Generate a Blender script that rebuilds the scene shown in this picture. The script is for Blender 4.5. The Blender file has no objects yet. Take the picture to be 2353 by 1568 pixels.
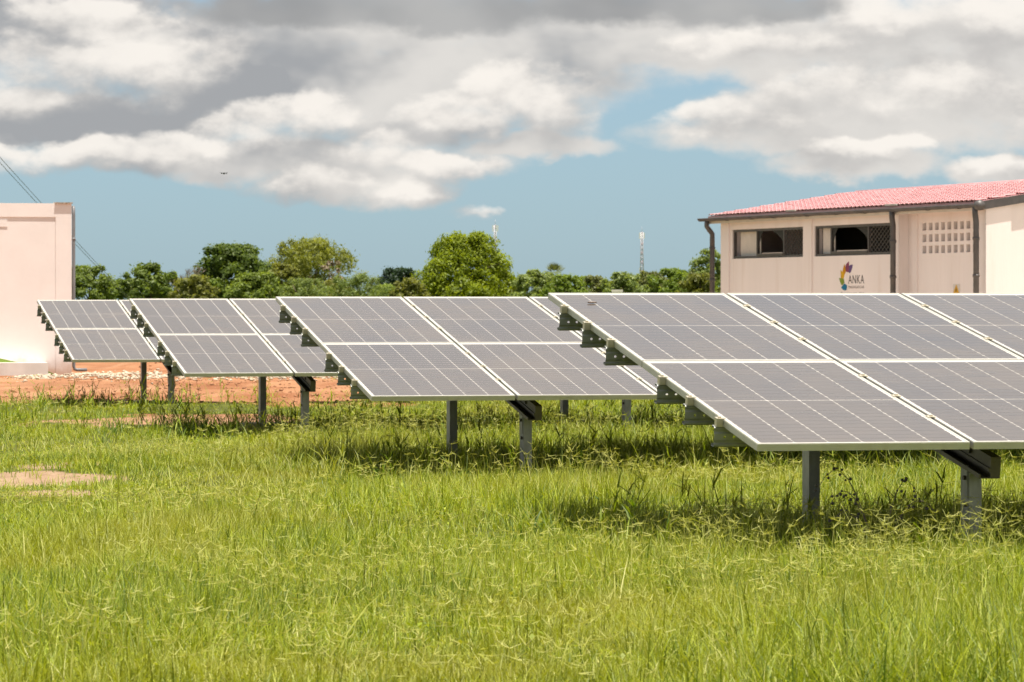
import bpy, bmesh, math, random
import numpy as np
from math import radians, sin, cos, tan, pi, atan2
from mathutils import Vector, Matrix, Euler

random.seed(11)
RNG = np.random.default_rng(11)
SC = bpy.context.scene
COL = SC.collection

# ------------------------------------------------------------------ camera
F = 8632.0                      # focal length in the units of a 2353 px wide frame
PITCH = radians(0.5435)
CAMZ = 1.25
cam_d = bpy.data.cameras.new('camera')
cam = bpy.data.objects.new('camera', cam_d)
COL.objects.link(cam)
cam.location = (0, 0, CAMZ)
cam.rotation_euler = (pi / 2 - PITCH, 0, 0)
cam_d.sensor_width = 36.0
cam_d.lens = 132.07
cam_d.clip_start = 0.5
cam_d.clip_end = 30000
cam_d.dof.use_dof = True
cam_d.dof.focus_distance = 24.0
cam_d.dof.aperture_fstop = 14.0
SC.camera = cam


def at(x, y, Y):
    """point seen at (x, y) of the 2353 x 1568 frame, at distance Y along +Y"""
    a = (x - 1176.5) / F
    b = (784.0 - y) / F
    dy = cos(PITCH) + b * sin(PITCH)
    dz = -sin(PITCH) + b * cos(PITCH)
    k = Y / dy
    return Vector((a * k, Y, CAMZ + dz * k))


# ------------------------------------------------------------------ render economy
cy = SC.cycles
cy.max_bounces = 5
cy.diffuse_bounces = 3
cy.glossy_bounces = 2
cy.transmission_bounces = 2
cy.transparent_max_bounces = 4
cy.caustics_reflective = False
cy.caustics_refractive = False
cy.use_adaptive_sampling = True
cy.adaptive_threshold = 0.02
cy.use_denoising = True

# ------------------------------------------------------------------ light
EXPO = 1.05
SC.view_settings.view_transform = 'Standard'
SC.view_settings.look = 'None'
SC.view_settings.exposure = EXPO
SC.view_settings.gamma = 1.0
SC.view_settings.use_curve_mapping = False

SUN_DIR = Vector((0.10, -0.135, 0.98)).normalized()
sun_d = bpy.data.lights.new('sun', 'SUN')
sun_d.energy = 4.9
sun_d.angle = radians(0.55)
sun_d.color = (1.0, 0.945, 0.85)
sun = bpy.data.objects.new('sun', sun_d)
sun.rotation_euler = SUN_DIR.to_track_quat('Z', 'Y').to_euler()
sun.location = (0, 0, 60)
COL.objects.link(sun)

world = bpy.data.worlds.new('World')
SC.world = world
world.use_nodes = True
WT = world.node_tree
WT.nodes.clear()
WSTR = 0.1
SKYTINT = (0.37, 0.50, 0.68)
CK = 1.0 / (2 ** EXPO) / WSTR          # display-linear -> world colour


class G:
    """tiny node-graph helper"""
    def __init__(s, tree):
        s.t = tree

    def n(s, typ, **kw):
        nd = s.t.nodes.new(typ)
        for k, v in kw.items():
            setattr(nd, k, v)
        return nd

    def put(s, sock, v):
        if v is None:
            return
        if isinstance(v, bpy.types.NodeSocket):
            s.t.links.new(v, sock)
        else:
            sock.default_value = v

    def m(s, op, a, b=None, c=None, clamp=False):
        nd = s.n('ShaderNodeMath', operation=op, use_clamp=clamp)
        for i, v in enumerate((a, b, c)):
            s.put(nd.inputs[i], v)
        return nd.outputs[0]

    def v(s, op, a, b=None, c=None):
        nd = s.n('ShaderNodeVectorMath', operation=op)
        for i, x in enumerate((a, b, c)):
            s.put(nd.inputs[i], x)
        return nd.outputs[1] if op in ('DOT_PRODUCT', 'LENGTH', 'DISTANCE') else nd.outputs[0]

    def noise(s, vec, scale, detail=4, rough=0.55, lac=2.0, dist=0.0):
        nd = s.n('ShaderNodeTexNoise')
        s.put(nd.inputs['Vector'], vec)
        nd.inputs['Scale'].default_value = scale
        nd.inputs['Detail'].default_value = detail
        nd.inputs['Roughness'].default_value = rough
        nd.inputs['Lacunarity'].default_value = lac
        nd.inputs['Distortion'].default_value = dist
        return nd

    def mix(s, f, a, b, blend='MIX'):
        nd = s.n('ShaderNodeMix', data_type='RGBA', blend_type=blend)
        s.put(nd.inputs[0], f)
        for sock, x in ((nd.inputs[6], a), (nd.inputs[7], b)):
            if isinstance(x, tuple) and len(x) == 3:
                x = x + (1.0,)
            s.put(sock, x)
        return nd.outputs[2]

    def ss(s, x, lo, hi, olo=0.0, ohi=1.0):
        nd = s.n('ShaderNodeMapRange', interpolation_type='SMOOTHSTEP')
        s.put(nd.inputs[0], x)
        nd.inputs[1].default_value = lo
        nd.inputs[2].default_value = hi
        nd.inputs[3].default_value = olo
        nd.inputs[4].default_value = ohi
        return nd.outputs[0]

    def xyz(s, v):
        nd = s.n('ShaderNodeSeparateXYZ')
        s.put(nd.inputs[0], v)
        return nd.outputs

    def comb(s, x, y, z):
        nd = s.n('ShaderNodeCombineXYZ')
        for i, q in enumerate((x, y, z)):
            s.put(nd.inputs[i], q)
        return nd.outputs[0]


def build_world():
    HY = 702.1
    g = G(WT)
    tc = g.n('ShaderNodeTexCoord').outputs['Generated']
    d = g.v('NORMALIZE', tc)
    dx, dy, dz = g.xyz(d)
    az = g.m('ARCTAN2', dx, dy)
    el = g.m('ARCSINE', dz)
    U = g.m('MULTIPLY', az, F / 100)
    V = g.m('MULTIPLY', el, F / 100)
    p = g.comb(U, V, 0.0)
    q = g.v('MULTIPLY', d, (F / 100, F / 100, F / 100 * 1.6))
    # domain warps
    w1 = g.noise(q, 0.33, 2, 0.5)
    w2 = g.noise(q, 1.3, 3, 0.55)
    o1 = g.v('MULTIPLY', g.v('SUBTRACT', w1.outputs['Color'], (0.5, 0.5, 0.5)), (2.2, 1.0, 0.0))
    o2 = g.v('MULTIPLY', g.v('SUBTRACT', w2.outputs['Color'], (0.5, 0.5, 0.5)), (0.75, 0.5, 0.0))
    pw = g.v('ADD', g.v('ADD', p, o1), o2)

    def field(pt, blobs):
        acc = None
        for (bx, by, rx, ry, *wt) in blobs:
            w = wt[0] if wt else 1.0
            c = ((bx - 1176.5) / 100, (HY - by) / 100, 0)
            inv = (100.0 / rx, 100.0 / ry, 0)
            e = g.v('MULTIPLY_ADD', pt, inv, (-c[0] * inv[0], -c[1] * inv[1], 0))
            r = g.v('DOT_PRODUCT', e, e)
            f = g.m('MULTIPLY_ADD', r, -w, w)
            acc = f if acc is None else g.m('SMOOTH_MAX', acc, f, 0.25)
        return acc

    grey = [(170, 285, 520, 75), (640, 195, 470, 130), (1010, 165, 480, 115), (960, 285, 220, 70),
            (1450, 112, 560, 55), (1800, 120, 420, 75), (2060, 250, 430, 95), (2250, 150, 360, 170), (150, 50, 460, 110), (1240, 335, 200, 32), (500, 90, 900, 85), (1500, 70, 900, 70), (1760, 165, 130, 40), (620, 368, 560, 50), (820, 420, 240, 58), (1950, 310, 460, 58), (1980, 380, 220, 45), (2300, 390, 150, 40)]
    white = [(90, 165, 215, 85), (310, 135, 210, 95), (40, 220, 170, 45), (450, 165, 100, 50), (240, 60, 230, 60),
             (745, 282, 120, 78), (620, 312, 175, 70), (430, 348, 240, 54), (190, 362, 290, 42), (-60, 362, 240, 44),
             (860, 345, 160, 66), (1000, 376, 145, 38), (790, 425, 175, 52), (950, 440, 105, 40),
             (1190, 225, 150, 80), (1270, 275, 125, 72), (1090, 262, 145, 62), 
             (1745, 275, 185, 68), (1930, 205, 230, 95), (2160, 215, 270, 95), (1800, 120, 290, 55), (2040, 55, 225, 85),
             (2310, 50, 180, 120), (1665, 302, 110, 44), (2330, 260, 160, 72),
             (1960, 362, 200, 50), (2070, 338, 100, 42), (1900, 395, 100, 32), (2300, 385, 135, 38), (1088, 482, 76, 24, 0.6)]
    dark = [(650, 32, 280, 52), (1000, 20, 440, 66), (1450, 8, 440, 66), (1760, 4, 200, 50)]

    # frame window (where the named clouds are); beyond it the sky goes on as broken cloud
    out = g.m('MAXIMUM', g.m('SUBTRACT', g.m('ABSOLUTE', U), 13.2), g.m('SUBTRACT', V, 7.6))
    M = g.ss(out, 0.0, 3.0)
    dzz = g.m('ADD', g.m('MAXIMUM', dz, 0.0), 0.12)
    deck = g.v('DIVIDE', d, g.comb(dzz, dzz, 1.0))
    gn = g.noise(deck, 0.9, 6, 0.58).outputs['Fac']
    gen = g.m('MULTIPLY', g.m('SUBTRACT', gn, 0.36), 5.0)
    gen = g.m('SUBTRACT', gen, g.m('MULTIPLY', g.m('SUBTRACT', 1.0, M), 6.0))

    nz = g.noise(q, 0.72, 7, 0.54).outputs['Fac']
    up = (-0.12, 0.34, 0.0)
    nz2 = g.noise(g.v('ADD', q, (-0.16, 0.0, 0.55)), 0.72, 7, 0.54).outputs['Fac']
    big = g.noise(q, 0.28, 3, 0.5).outputs['Fac']
    soft = g.noise(g.v('ADD', q, (9.0, 3.0, 5.0)), 0.55, 3, 0.5).outputs['Fac']

    # --- layers
    sky = g.n('ShaderNodeTexSky', sky_type='NISHITA', sun_disc=False)
    sky.sun_elevation = math.asin(SUN_DIR.z)
    sky.sun_rotation = atan2(SUN_DIR.x, SUN_DIR.y)
    sky.air_density = 1.0
    sky.dust_density = 0.6
    sky.ozone_density = 1.0
    base = g.mix(1.0, sky.outputs[0], SKYTINT, 'MULTIPLY')
    base = g.mix(0.6, base, (0.385 * CK, 0.528 * CK, 0.60 * CK))       # moist tropical air

    fg = g.m('MULTIPLY_ADD', g.m('SUBTRACT', nz, 0.5), 1.7, field(pw, grey))
    ag = g.ss(fg, -0.45, 0.70)
    gl = g.ss(g.m('ADD', g.m('MULTIPLY', U, 0.030), g.m('ADD', g.m('ADD', big, 0.18), g.m('MULTIPLY', g.m('SUBTRACT', soft, 0.5), 0.9))), 0.25, 0.85)
    gl = g.m('SUBTRACT', gl, g.m('MULTIPLY', g.ss(field(pw, [(230, 265, 420, 75), (520, 215, 220, 70), (1010, 300, 170, 45)]), -0.2, 0.9), 0.55), clamp=True)
    gcol = g.mix(gl, (0.38 * CK, 0.388 * CK, 0.402 * CK), (0.76 * CK, 0.73 * CK, 0.69 * CK))
    c1 = g.mix(g.m('MULTIPLY', ag, 0.97), base, gcol)

    b0, b1 = g.m('MAXIMUM', field(pw, white), gen), g.m('MAXIMUM', field(g.v('ADD', pw, up), white), gen)
    f0 = g.m('MULTIPLY_ADD', g.m('SUBTRACT', nz, 0.5), 2.9, b0)
    dn, db = g.m('SUBTRACT', nz, nz2), g.m('SUBTRACT', b0, b1)
    edge = g.ss(g.m('ADD', g.m('MULTIPLY', db, -0.8), g.m('MULTIPLY', g.m('SUBTRACT', soft, 0.5), 2.2)), -0.8, 0.6, 0.9, 2.3)   # crisp tops, dissolving bases
    aw = g.m('DIVIDE', g.m('ADD', f0, 0.48), edge, clamp=True)
    aw = g.ss(aw, 0.0, 1.0)
    lit = g.m('ADD', g.m('MULTIPLY', db, 0.40), g.m('MULTIPLY_ADD', dn, 1.5, 0.50))
    lit = g.m('ADD', lit, g.m('MULTIPLY', g.m('SUBTRACT', big, 0.5), 1.3))
    hot = g.ss(field(pw, [(1195, 220, 150, 75), (735, 265, 120, 60), (560, 320, 170, 45), (270, 125, 190, 75), (2060, 30, 220, 70), (2340, 20, 150, 80), (1990, 345, 170, 36), (930, 425, 110, 30)]), -0.1, 1.0)
    lit = g.m('ADD', lit, g.m('MULTIPLY_ADD', hot, 0.42, -0.08))
    lit = g.ss(lit, 0.0, 1.05)
    wcol = g.mix(lit, (0.56 * CK, 0.545 * CK, 0.53 * CK), (0.97 * CK, 0.92 * CK, 0.855 * CK))
    c2 = g.mix(g.m('MULTIPLY', aw, 0.93), c1, wcol)

    fd = g.m('MULTIPLY_ADD', g.m('SUBTRACT', nz, 0.5), 1.2, field(pw, dark))
    ad = g.ss(fd, -0.15, 0.75)
    dcol = g.mix(g.ss(big, 0.3, 0.7), (0.34 * CK, 0.345 * CK, 0.35 * CK), (0.47 * CK, 0.47 * CK, 0.465 * CK))
    c3 = g.mix(g.m('MULTIPLY', ad, 0.95), c2, dcol)

    bg = g.n('ShaderNodeBackground')
    bg.inputs['Strength'].default_value = WSTR
    WT.links.new(c3, bg.inputs['Color'])
    o = g.n('ShaderNodeOutputWorld')
    WT.links.new(bg.outputs[0], o.inputs['Surface'])


build_world()
world.cycles.sampling_method = 'MANUAL'
world.cycles.sample_map_resolution = 512

# ------------------------------------------------------------------ helpers


def tag(o, label=None, cat=None, group=None, kind=None):
    if label:
        o['label'] = label
    if cat:
        o['category'] = cat
    if group:
        o['group'] = group
    if kind:
        o['kind'] = kind
    return o


def empty(name, loc=(0, 0, 0), rz=0.0):
    o = bpy.data.objects.new(name, None)
    o.location = loc
    o.rotation_euler = (0, 0, rz)
    COL.objects.link(o)
    return o


def link(name, mesh, parent=None, loc=None):
    o = bpy.data.objects.new(name, mesh)
    COL.objects.link(o)
    if parent is not None:
        o.parent = parent
    if loc is not None:
        o.location = loc
    return o


class MB:
    """collects geometry for one mesh"""
    def __init__(s):
        s.v, s.f, s.mi, s.sm = [], [], [], []

    def add(s, verts, faces, mi=0, smooth=False):
        b = len(s.v)
        s.v += [tuple(q) for q in verts]
        for f in faces:
            s.f.append(tuple(b + i for i in f))
            s.mi.append(mi)
            s.sm.append(smooth)
        return s

    def box(s, a, b, mi=0, M=None):
        (x0, y0, z0), (x1, y1, z1) = a, b
        vs = [(x0, y0, z0), (x1, y0, z0), (x1, y1, z0), (x0, y1, z0), (x0, y0, z1), (x1, y0, z1), (x1, y1, z1), (x0, y1, z1)]
        if M is not None:
            vs = [M @ Vector(q) for q in vs]
        return s.add(vs, [(0, 3, 2, 1), (4, 5, 6, 7), (0, 1, 5, 4), (1, 2, 6, 5), (2, 3, 7, 6), (3, 0, 4, 7)], mi)

    def prism(s, poly, axis_a, axis_b, axis_n, o, t, mi=0, smooth=False):
        """polygon in plane (axis_a, axis_b) at o extruded t along axis_n"""
        A, B, Nn, O = Vector(axis_a), Vector(axis_b), Vector(axis_n), Vector(o)
        n = len(poly)
        lo = [O + A * u + B * w for u, w in poly]
        hi = [q + Nn * t for q in lo]
        fs = [tuple(range(n))[::-1], tuple(range(n, 2 * n))]
        fs += [(i, (i + 1) % n, n + (i + 1) % n, n + i) for i in range(n)]
        return s.add(lo + hi, fs, mi, smooth)

    def tube(s, pts, r, n=8, mi=0, caps=True, smooth=True):
        pts = [Vector(q) for q in pts]
        rs = r if isinstance(r, (list, tuple)) else [r] * len(pts)
        vs, fs = [], []
        prev = None
        for i, q in enumerate(pts):
            t = (pts[min(i + 1, len(pts) - 1)] - pts[max(i - 1, 0)]).normalized()
            if prev is None:
                a = Vector((0, 0, 1)) if abs(t.z) < 0.9 else Vector((1, 0, 0))
                nrm = t.cross(a).normalized()
            else:
                nrm = (prev - t * prev.dot(t)).normalized()
            prev = nrm
            bn = t.cross(nrm)
            for k in range(n):
                ang = 2 * pi * k / n
                vs.append(q + (nrm * cos(ang) + bn * sin(ang)) * rs[i])
        for i in range(len(pts) - 1):
            for k in range(n):
                fs.append((i * n + k, i * n + (k + 1) % n, (i + 1) * n + (k + 1) % n, (i + 1) * n + k))
        if caps:
            fs.append(tuple(range(n))[::-1])
            fs.append(tuple((len(pts) - 1) * n + k for k in range(n)))
        return s.add(vs, fs, mi, smooth)

    def mesh(s, name, mats):
        me = bpy.data.meshes.new(name)
        me.from_pydata(s.v, [], s.f)
        for m in (mats if isinstance(mats, (list, tuple)) else [mats]):
            me.materials.append(m)
        me.polygons.foreach_set('material_index', s.mi)
        me.polygons.foreach_set('use_smooth', s.sm)
        me.update()
        return me

    def obj(s, name, mats, parent=None, loc=None):
        return link(name, s.mesh(name, mats), parent, loc)


def np_mesh(name, verts, quads, mat, attrs=None, tris=None):
    """quads: (n,4) int array; attrs: {name: per-vertex float array}"""
    me = bpy.data.meshes.new(name)
    nq = len(quads)
    nt = 0 if tris is None else len(tris)
    me.vertices.add(len(verts))
    me.vertices.foreach_set('co', np.asarray(verts, np.float32).ravel())
    li = np.asarray(quads, np.int32).ravel()
    ls = np.arange(nq, dtype=np.int32) * 4
    if nt:
        ls = np.concatenate([ls, nq * 4 + np.arange(nt, dtype=np.int32) * 3])
        li = np.concatenate([li, np.asarray(tris, np.int32).ravel()])
    me.loops.add(len(li))
    me.loops.foreach_set('vertex_index', li)
    me.polygons.add(nq + nt)
    me.polygons.foreach_set('loop_start', ls)
    me.update(calc_edges=True)
    me.validate()
    for k, a in (attrs or {}).items():
        at_ = me.attributes.new(k, 'FLOAT', 'POINT')
        at_.data.foreach_set('value', np.asarray(a, np.float32))
    me.materials.append(mat)
    return me


# value noise in numpy
_perm = RNG.random((256, 256))


def vnoise(x, y):
    xi, yi = np.floor(x).astype(int), np.floor(y).astype(int)
    fx, fy = x - xi, y - yi
    fx = fx * fx * (3 - 2 * fx)
    fy = fy * fy * (3 - 2 * fy)
    g = lambda a, b: _perm[a % 256, b % 256]
    return (g(xi, yi) * (1 - fx) + g(xi + 1, yi) * fx) * (1 - fy) + (g(xi, yi + 1) * (1 - fx) + g(xi + 1, yi + 1) * fx) * fy


def fbm(x, y, o=4):
    a, s, r = 0.0, 1.0, 0.0
    for i in range(o):
        a = a + vnoise(x * 2 ** i + 17.3 * i, y * 2 ** i + 5.1 * i) * s
        r += s
        s *= 0.5
    return a / r


def sstep(x, a, b):
    t = np.clip((x - a) / (b - a), 0, 1)
    return t * t * (3 - 2 * t)


# ------------------------------------------------------------------ materials
def pmat(name, col, rough=0.6, metal=0.0, spec=0.5, var=0.0, vscale=3.0, bump=0.0, bscale=40.0, coat=0.0, coat_rough=0.05,
         stain=None, sscale=2.0, samt=0.3, stretch=(1, 1, 1)):
    m = bpy.data.materials.new(name)
    m.use_nodes = True
    g = G(m.node_tree)
    b = m.node_tree.nodes['Principled BSDF']
    b.inputs['Roughness'].default_value = rough
    b.inputs['Metallic'].default_value = metal
    b.inputs['Specular IOR Level'].default_value = spec
    b.inputs['Coat Weight'].default_value = coat
    b.inputs['Coat Roughness'].default_value = coat_rough
    c = tuple(col) + (1.0,)
    b.inputs['Base Color'].default_value = c
    oc = g.v('MULTIPLY', g.n('ShaderNodeTexCoord').outputs['Object'], stretch)
    if var or stain:
        nz = g.noise(oc, vscale, 6, 0.6).outputs['Fac']
        k = g.ss(nz, 0.3, 0.7, 1 - var, 1 + var)
        cc = g.mix(1.0, c, g.comb(k, k, k), 'MULTIPLY')
        if stain:
            n2 = g.noise(oc, sscale, 7, 0.65).outputs['Fac']
            cc = g.mix(g.ss(n2, 0.5, 0.75, 0, samt), cc, stain)
        g.t.links.new(cc, b.inputs['Base Color'])
    if bump:
        n3 = g.noise(oc, bscale, 5, 0.6).outputs['Fac']
        bn = g.n('ShaderNodeBump')
        bn.inputs['Strength'].default_value = bump
        bn.inputs['Distance'].default_value = 0.02
        g.t.links.new(n3, bn.inputs['Height'])
        g.t.links.new(bn.outputs[0], b.inputs['Normal'])
    return m


def leafmat(name, dark, light, straw=None, trans=0.35, pscale=0.35, rough=0.55, hue_patch=None):
    """foliage: attribute 'tint' 0..1 per blade/leaf picks between dark and light; world-position noise shifts patches"""
    m = bpy.data.materials.new(name)
    m.use_nodes = True
    nt = m.node_tree
    g = G(nt)
    b = nt.nodes['Principled BSDF']
    outn = nt.nodes['Material Output']
    a = g.n('ShaderNodeAttribute', attribute_name='tint').outputs['Fac']
    pos = g.n('ShaderNodeNewGeometry').outputs['Position']
    pn = g.noise(pos, pscale, 4, 0.55).outputs['Fac']
    rnd = g.n('ShaderNodeObjectInfo').outputs['Random']
    f = g.m('ADD', a, g.m('MULTIPLY', g.m('SUBTRACT', pn, 0.5), 0.9))
    f = g.m('ADD', f, g.m('MULTIPLY', g.m('SUBTRACT', rnd, 0.5), 0.25), clamp=True)
    c = g.mix(f, dark, light)
    if hue_patch:
        pn2 = g.noise(g.v('ADD', pos, (31.0, 7.0, 0.0)), pscale * 0.9, 3, 0.5).outputs['Fac']
        c = g.mix(g.ss(pn2, 0.48, 0.70, 0, 0.75), c, hue_patch)
    if straw:
        s = g.n('ShaderNodeAttribute', attribute_name='straw').outputs['Fac']
        c = g.mix(s, c, straw)
    g.t.links.new(c, b.inputs['Base Color'])
    b.inputs['Roughness'].default_value = rough
    b.inputs['Specular IOR Level'].default_value = 0.35
    tr = g.n('ShaderNodeBsdfTranslucent')
    tc = g.mix(1.0, c, (1.25, 1.2, 0.55), 'MULTIPLY')
    g.t.links.new(tc, tr.inputs['Color'])
    mx = g.n('ShaderNodeMixShader')
    mx.inputs[0].default_value = trans
    g.t.links.new(b.outputs[0], mx.inputs[1])
    g.t.links.new(tr.outputs[0], mx.inputs[2])
    g.t.links.new(mx.outputs[0], outn.inputs['Surface'])
    return m


M = {}
M['frame'] = pmat('anodised_frame', (0.62, 0.60, 0.53), 0.38, 0.55, var=0.05, vscale=6, stain=(0.45, 0.36, 0.24, 1), sscale=9, samt=0.25)
M['galv'] = pmat('galvanised_steel', (0.33, 0.33, 0.30), 0.5, 0.45, var=0.22, vscale=14, stain=(0.16, 0.15, 0.13, 1), sscale=7, samt=0.5, stretch=(1, 1, 0.4))
M['purlin'] = pmat('zinc_purlin', (0.31, 0.32, 0.29), 0.45, 0.35, var=0.15, vscale=9)
M['rafter'] = pmat('dark_rafter_steel', (0.12, 0.105, 0.085), 0.5, 0.4, var=0.2, vscale=8)
M['clamp'] = pmat('clamp_alu', (0.60, 0.54, 0.42), 0.4, 0.6)
M['bolt'] = pmat('bolt_steel', (0.12, 0.11, 0.10), 0.5, 0.8)
M['concrete'] = pmat('concrete', (0.36, 0.33, 0.29), 0.9, var=0.2, vscale=8, bump=0.5, bscale=30, stain=(0.35, 0.2, 0.12, 1), sscale=3, samt=0.6)


def glassy(name, col, var=0.0):
    m = bpy.data.materials.new(name)
    m.use_nodes = True
    g = G(m.node_tree)
    b = m.node_tree.nodes['Principled BSDF']
    b.inputs['Roughness'].default_value = 0.5
    b.inputs['Specular IOR Level'].default_value = 0.2
    b.inputs['Coat Weight'].default_value = 1.0
    b.inputs['Coat IOR'].default_value = 1.42
    b.inputs['Coat Tint'].default_value = (1.0, 0.97, 0.93, 1)
    pos = g.n('ShaderNodeNewGeometry').outputs['Position']
    dust = g.noise(pos, 1.7, 6, 0.6).outputs['Fac']
    g.t.links.new(g.ss(dust, 0.3, 0.7, 0.10, 0.20), b.inputs['Coat Roughness'])
    c = tuple(col) + (1,)
    c2 = g.mix(g.m('ADD', g.ss(dust, 0.3, 0.8, 0.11, 0.18), g.m('MULTIPLY', g.n('ShaderNodeObjectInfo').outputs['Random'], 0.03)), c, (0.36, 0.29, 0.225, 1))   # fine dust on the glass
    g.t.links.new(c2, b.inputs['Base Color'])
    return m


M['cell'] = glassy('cell_under_glass', (0.044, 0.036, 0.034))
M['sheet'] = glassy('white_backsheet_under_glass', (0.60, 0.58, 0.55))
M['wall'] = pmat('peach_plaster', (0.82, 0.735, 0.695), 0.85, spec=0.2, var=0.035, vscale=1.1, bump=0.25, bscale=28,
                 stain=(0.66, 0.54, 0.46, 1), sscale=2.4, samt=0.38, stretch=(1, 1, 0.10))
M['wall2'] = pmat('cream_plaster', (0.82, 0.76, 0.73), 0.85, spec=0.2, var=0.03, vscale=1.5, bump=0.05, bscale=30,
                  stain=(0.74, 0.65, 0.60, 1), sscale=1.3, samt=0.2)
_m = M['wall2']
_g = G(_m.node_tree)
_b = _m.node_tree.nodes['Principled BSDF']
_src = _b.inputs['Base Color'].links[0].from_socket
_oc = _g.n('ShaderNodeTexCoord').outputs['Object']
_hz = _g.m('SUBTRACT', _g.xyz(_oc)[2], _g.m('MULTIPLY', _g.noise(_oc, 3.0, 5, 0.65).outputs['Fac'], 0.55))
_g.t.links.new(_g.mix(_g.ss(_hz, -0.25, 0.12, 0.75, 0.0), _src, (0.46, 0.27, 0.16, 1)), _b.inputs['Base Color'])     # red soil splashed on the foot of the wall
M['gutter'] = pmat('brown_grey_metal', (0.085, 0.078, 0.075), 0.5, 0.2, var=0.2, vscale=4, stain=(0.13, 0.085, 0.06, 1), sscale=2, samt=0.5)
M['winframe'] = pmat('dark_window_metal', (0.085, 0.075, 0.07), 0.55, 0.2, var=0.15, vscale=5)
M['mesh'] = pmat('expanded_metal', (0.16, 0.15, 0.13), 0.6, 0.3)
M['film_and_dark'] = pmat('torn_screen_and_room_dark', (0.012, 0.011, 0.008), 0.7, var=0.2, vscale=4)  # torn screen; its near black also paints the dark room behind the windows
M['board'] = pmat('pale_board', (0.62, 0.56, 0.50), 0.8, var=0.08, vscale=3)
M['tile'] = pmat('red_tile_paint', (0.47, 0.215, 0.215), 0.30, 0.0, spec=0.5, var=0.14, vscale=1.3, stain=(0.58, 0.42, 0.40, 1), sscale=5, samt=0.8)
M['pipe'] = pmat('grey_pvc', (0.17, 0.17, 0.175), 0.45, var=0.1, vscale=5)
M['greenpaint'] = pmat('green_paint', (0.16, 0.24, 0.03), 0.8, var=0.1)
M['cable'] = pmat('cable_black', (0.06, 0.065, 0.07), 0.6)
M['tower'] = pmat('tower_steel', (0.42, 0.40, 0.41), 0.5, 0.4)
M['towerred'] = pmat('tower_red', (0.42, 0.24, 0.22), 0.6)
M['antenna'] = pmat('antenna_white', (0.62, 0.62, 0.60), 0.5)
M['drone'] = pmat('drone_dark', (0.03, 0.03, 0.03), 0.5)
M['bark'] = pmat('bark', (0.12, 0.085, 0.06), 0.9, var=0.3, vscale=3, bump=0.6, bscale=12)
M['twig'] = pmat('dry_twig', (0.20, 0.15, 0.12), 0.9, var=0.2, vscale=3)
M['stone'] = pmat('pale_stone', (0.40, 0.33, 0.24), 0.85, var=0.3, vscale=5)
M['clod'] = pmat('soil_clod', (0.30, 0.145, 0.07), 0.95, var=0.3, vscale=9, bump=0.7, bscale=25)
M['grass'] = leafmat('grass_blade', (0.048, 0.105, 0.002), (0.345, 0.395, 0.018), straw=(0.47, 0.455, 0.135, 1), trans=0.38, pscale=0.55,
                     hue_patch=(0.270, 0.265, 0.030, 1))
M['ink'] = pmat('black_paint', (0.055, 0.045, 0.04), 0.8)
M['ink2'] = pmat('brown_paint', (0.16, 0.12, 0.10), 0.8)
for k, c in dict(purple=(0.12, 0.075, 0.19), plum=(0.22, 0.055, 0.10), amber=(0.50, 0.23, 0.01), yellow=(0.58, 0.33, 0.015),
                 lime=(0.20, 0.27, 0.035), blue=(0.012, 0.15, 0.27), warn=(0.62, 0.34, 0.02)).items():
    M['p_' + k] = pmat('paint_' + k, c, 0.8, spec=0.2, var=0.1, vscale=8)


# ------------------------------------------------------------------ ground
ROW_YAW = radians(13.014)


def earth_mask(x, y):
    """1 = bare red earth"""
    n = fbm(x * 0.55 + 3, y * 0.30 + 9, 4) - 0.5
    xr = x / np.maximum(y, 1e-3) * F + 1176.5          # rough bearing
    edge = np.where(xr < 720, 47.5 - (xr - 0) * 0.0052, 43.8)
    edge = edge + sstep(xr, 930, 1080) * 7.5
    m = sstep(y + n * 3.2 + np.clip((xr - 200) / 3000, -.3, .3), edge - 0.7, edge + 0.7)
    m = m * (1 - sstep(y + n * 6, 84, 90) * (1 - sstep(x, 1, 4)))
    m = m * (1 - sstep(y + n * 6, 106, 112))
    m = np.maximum(m, sstep(y + n * 3, 58, 60) * sstep(x, -2, 1) * (1 - sstep(y + n * 6, 106, 112)))  # unseen bare yard, added to bounce light onto the right building
    m = m * (1 - sstep(np.abs(x) + n * 3, 26.0, 31.0))

    n2 = fbm(x * 2.3 + 7, y * 1.1 + 2, 4) - 0.5

    def patch(cx, cy, rx, ry, s=1.0):
        r = ((x - cx) / rx) ** 2 + ((y - cy) / ry) ** 2 + n * 2.0 + n2 * 3.2
        return s * (1 - sstep(r, 0.35, 1.25))
    m = np.maximum(m, patch(-3.62, 26.6, 0.72, 1.15))
    m = np.maximum(m, patch(-3.05, 24.9, 0.40, 0.40, 0.7))
    m = np.maximum(m, patch(-3.50, 40.2, 1.35, 2.6, 1.0))
    m = np.maximum(m, patch(-2.2, 38.6, 0.7, 1.2, 0.85))
    m = np.maximum(m, patch(-3.4, 28.8, 0.5, 0.7, 0.7))
    m = np.maximum(m, patch(-2.75, 31.3, 0.5, 0.6, 0.75))
    m = np.maximum(m, patch(-0.9, 30.6, 0.5, 0.5, 0.6))
    return m


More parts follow.
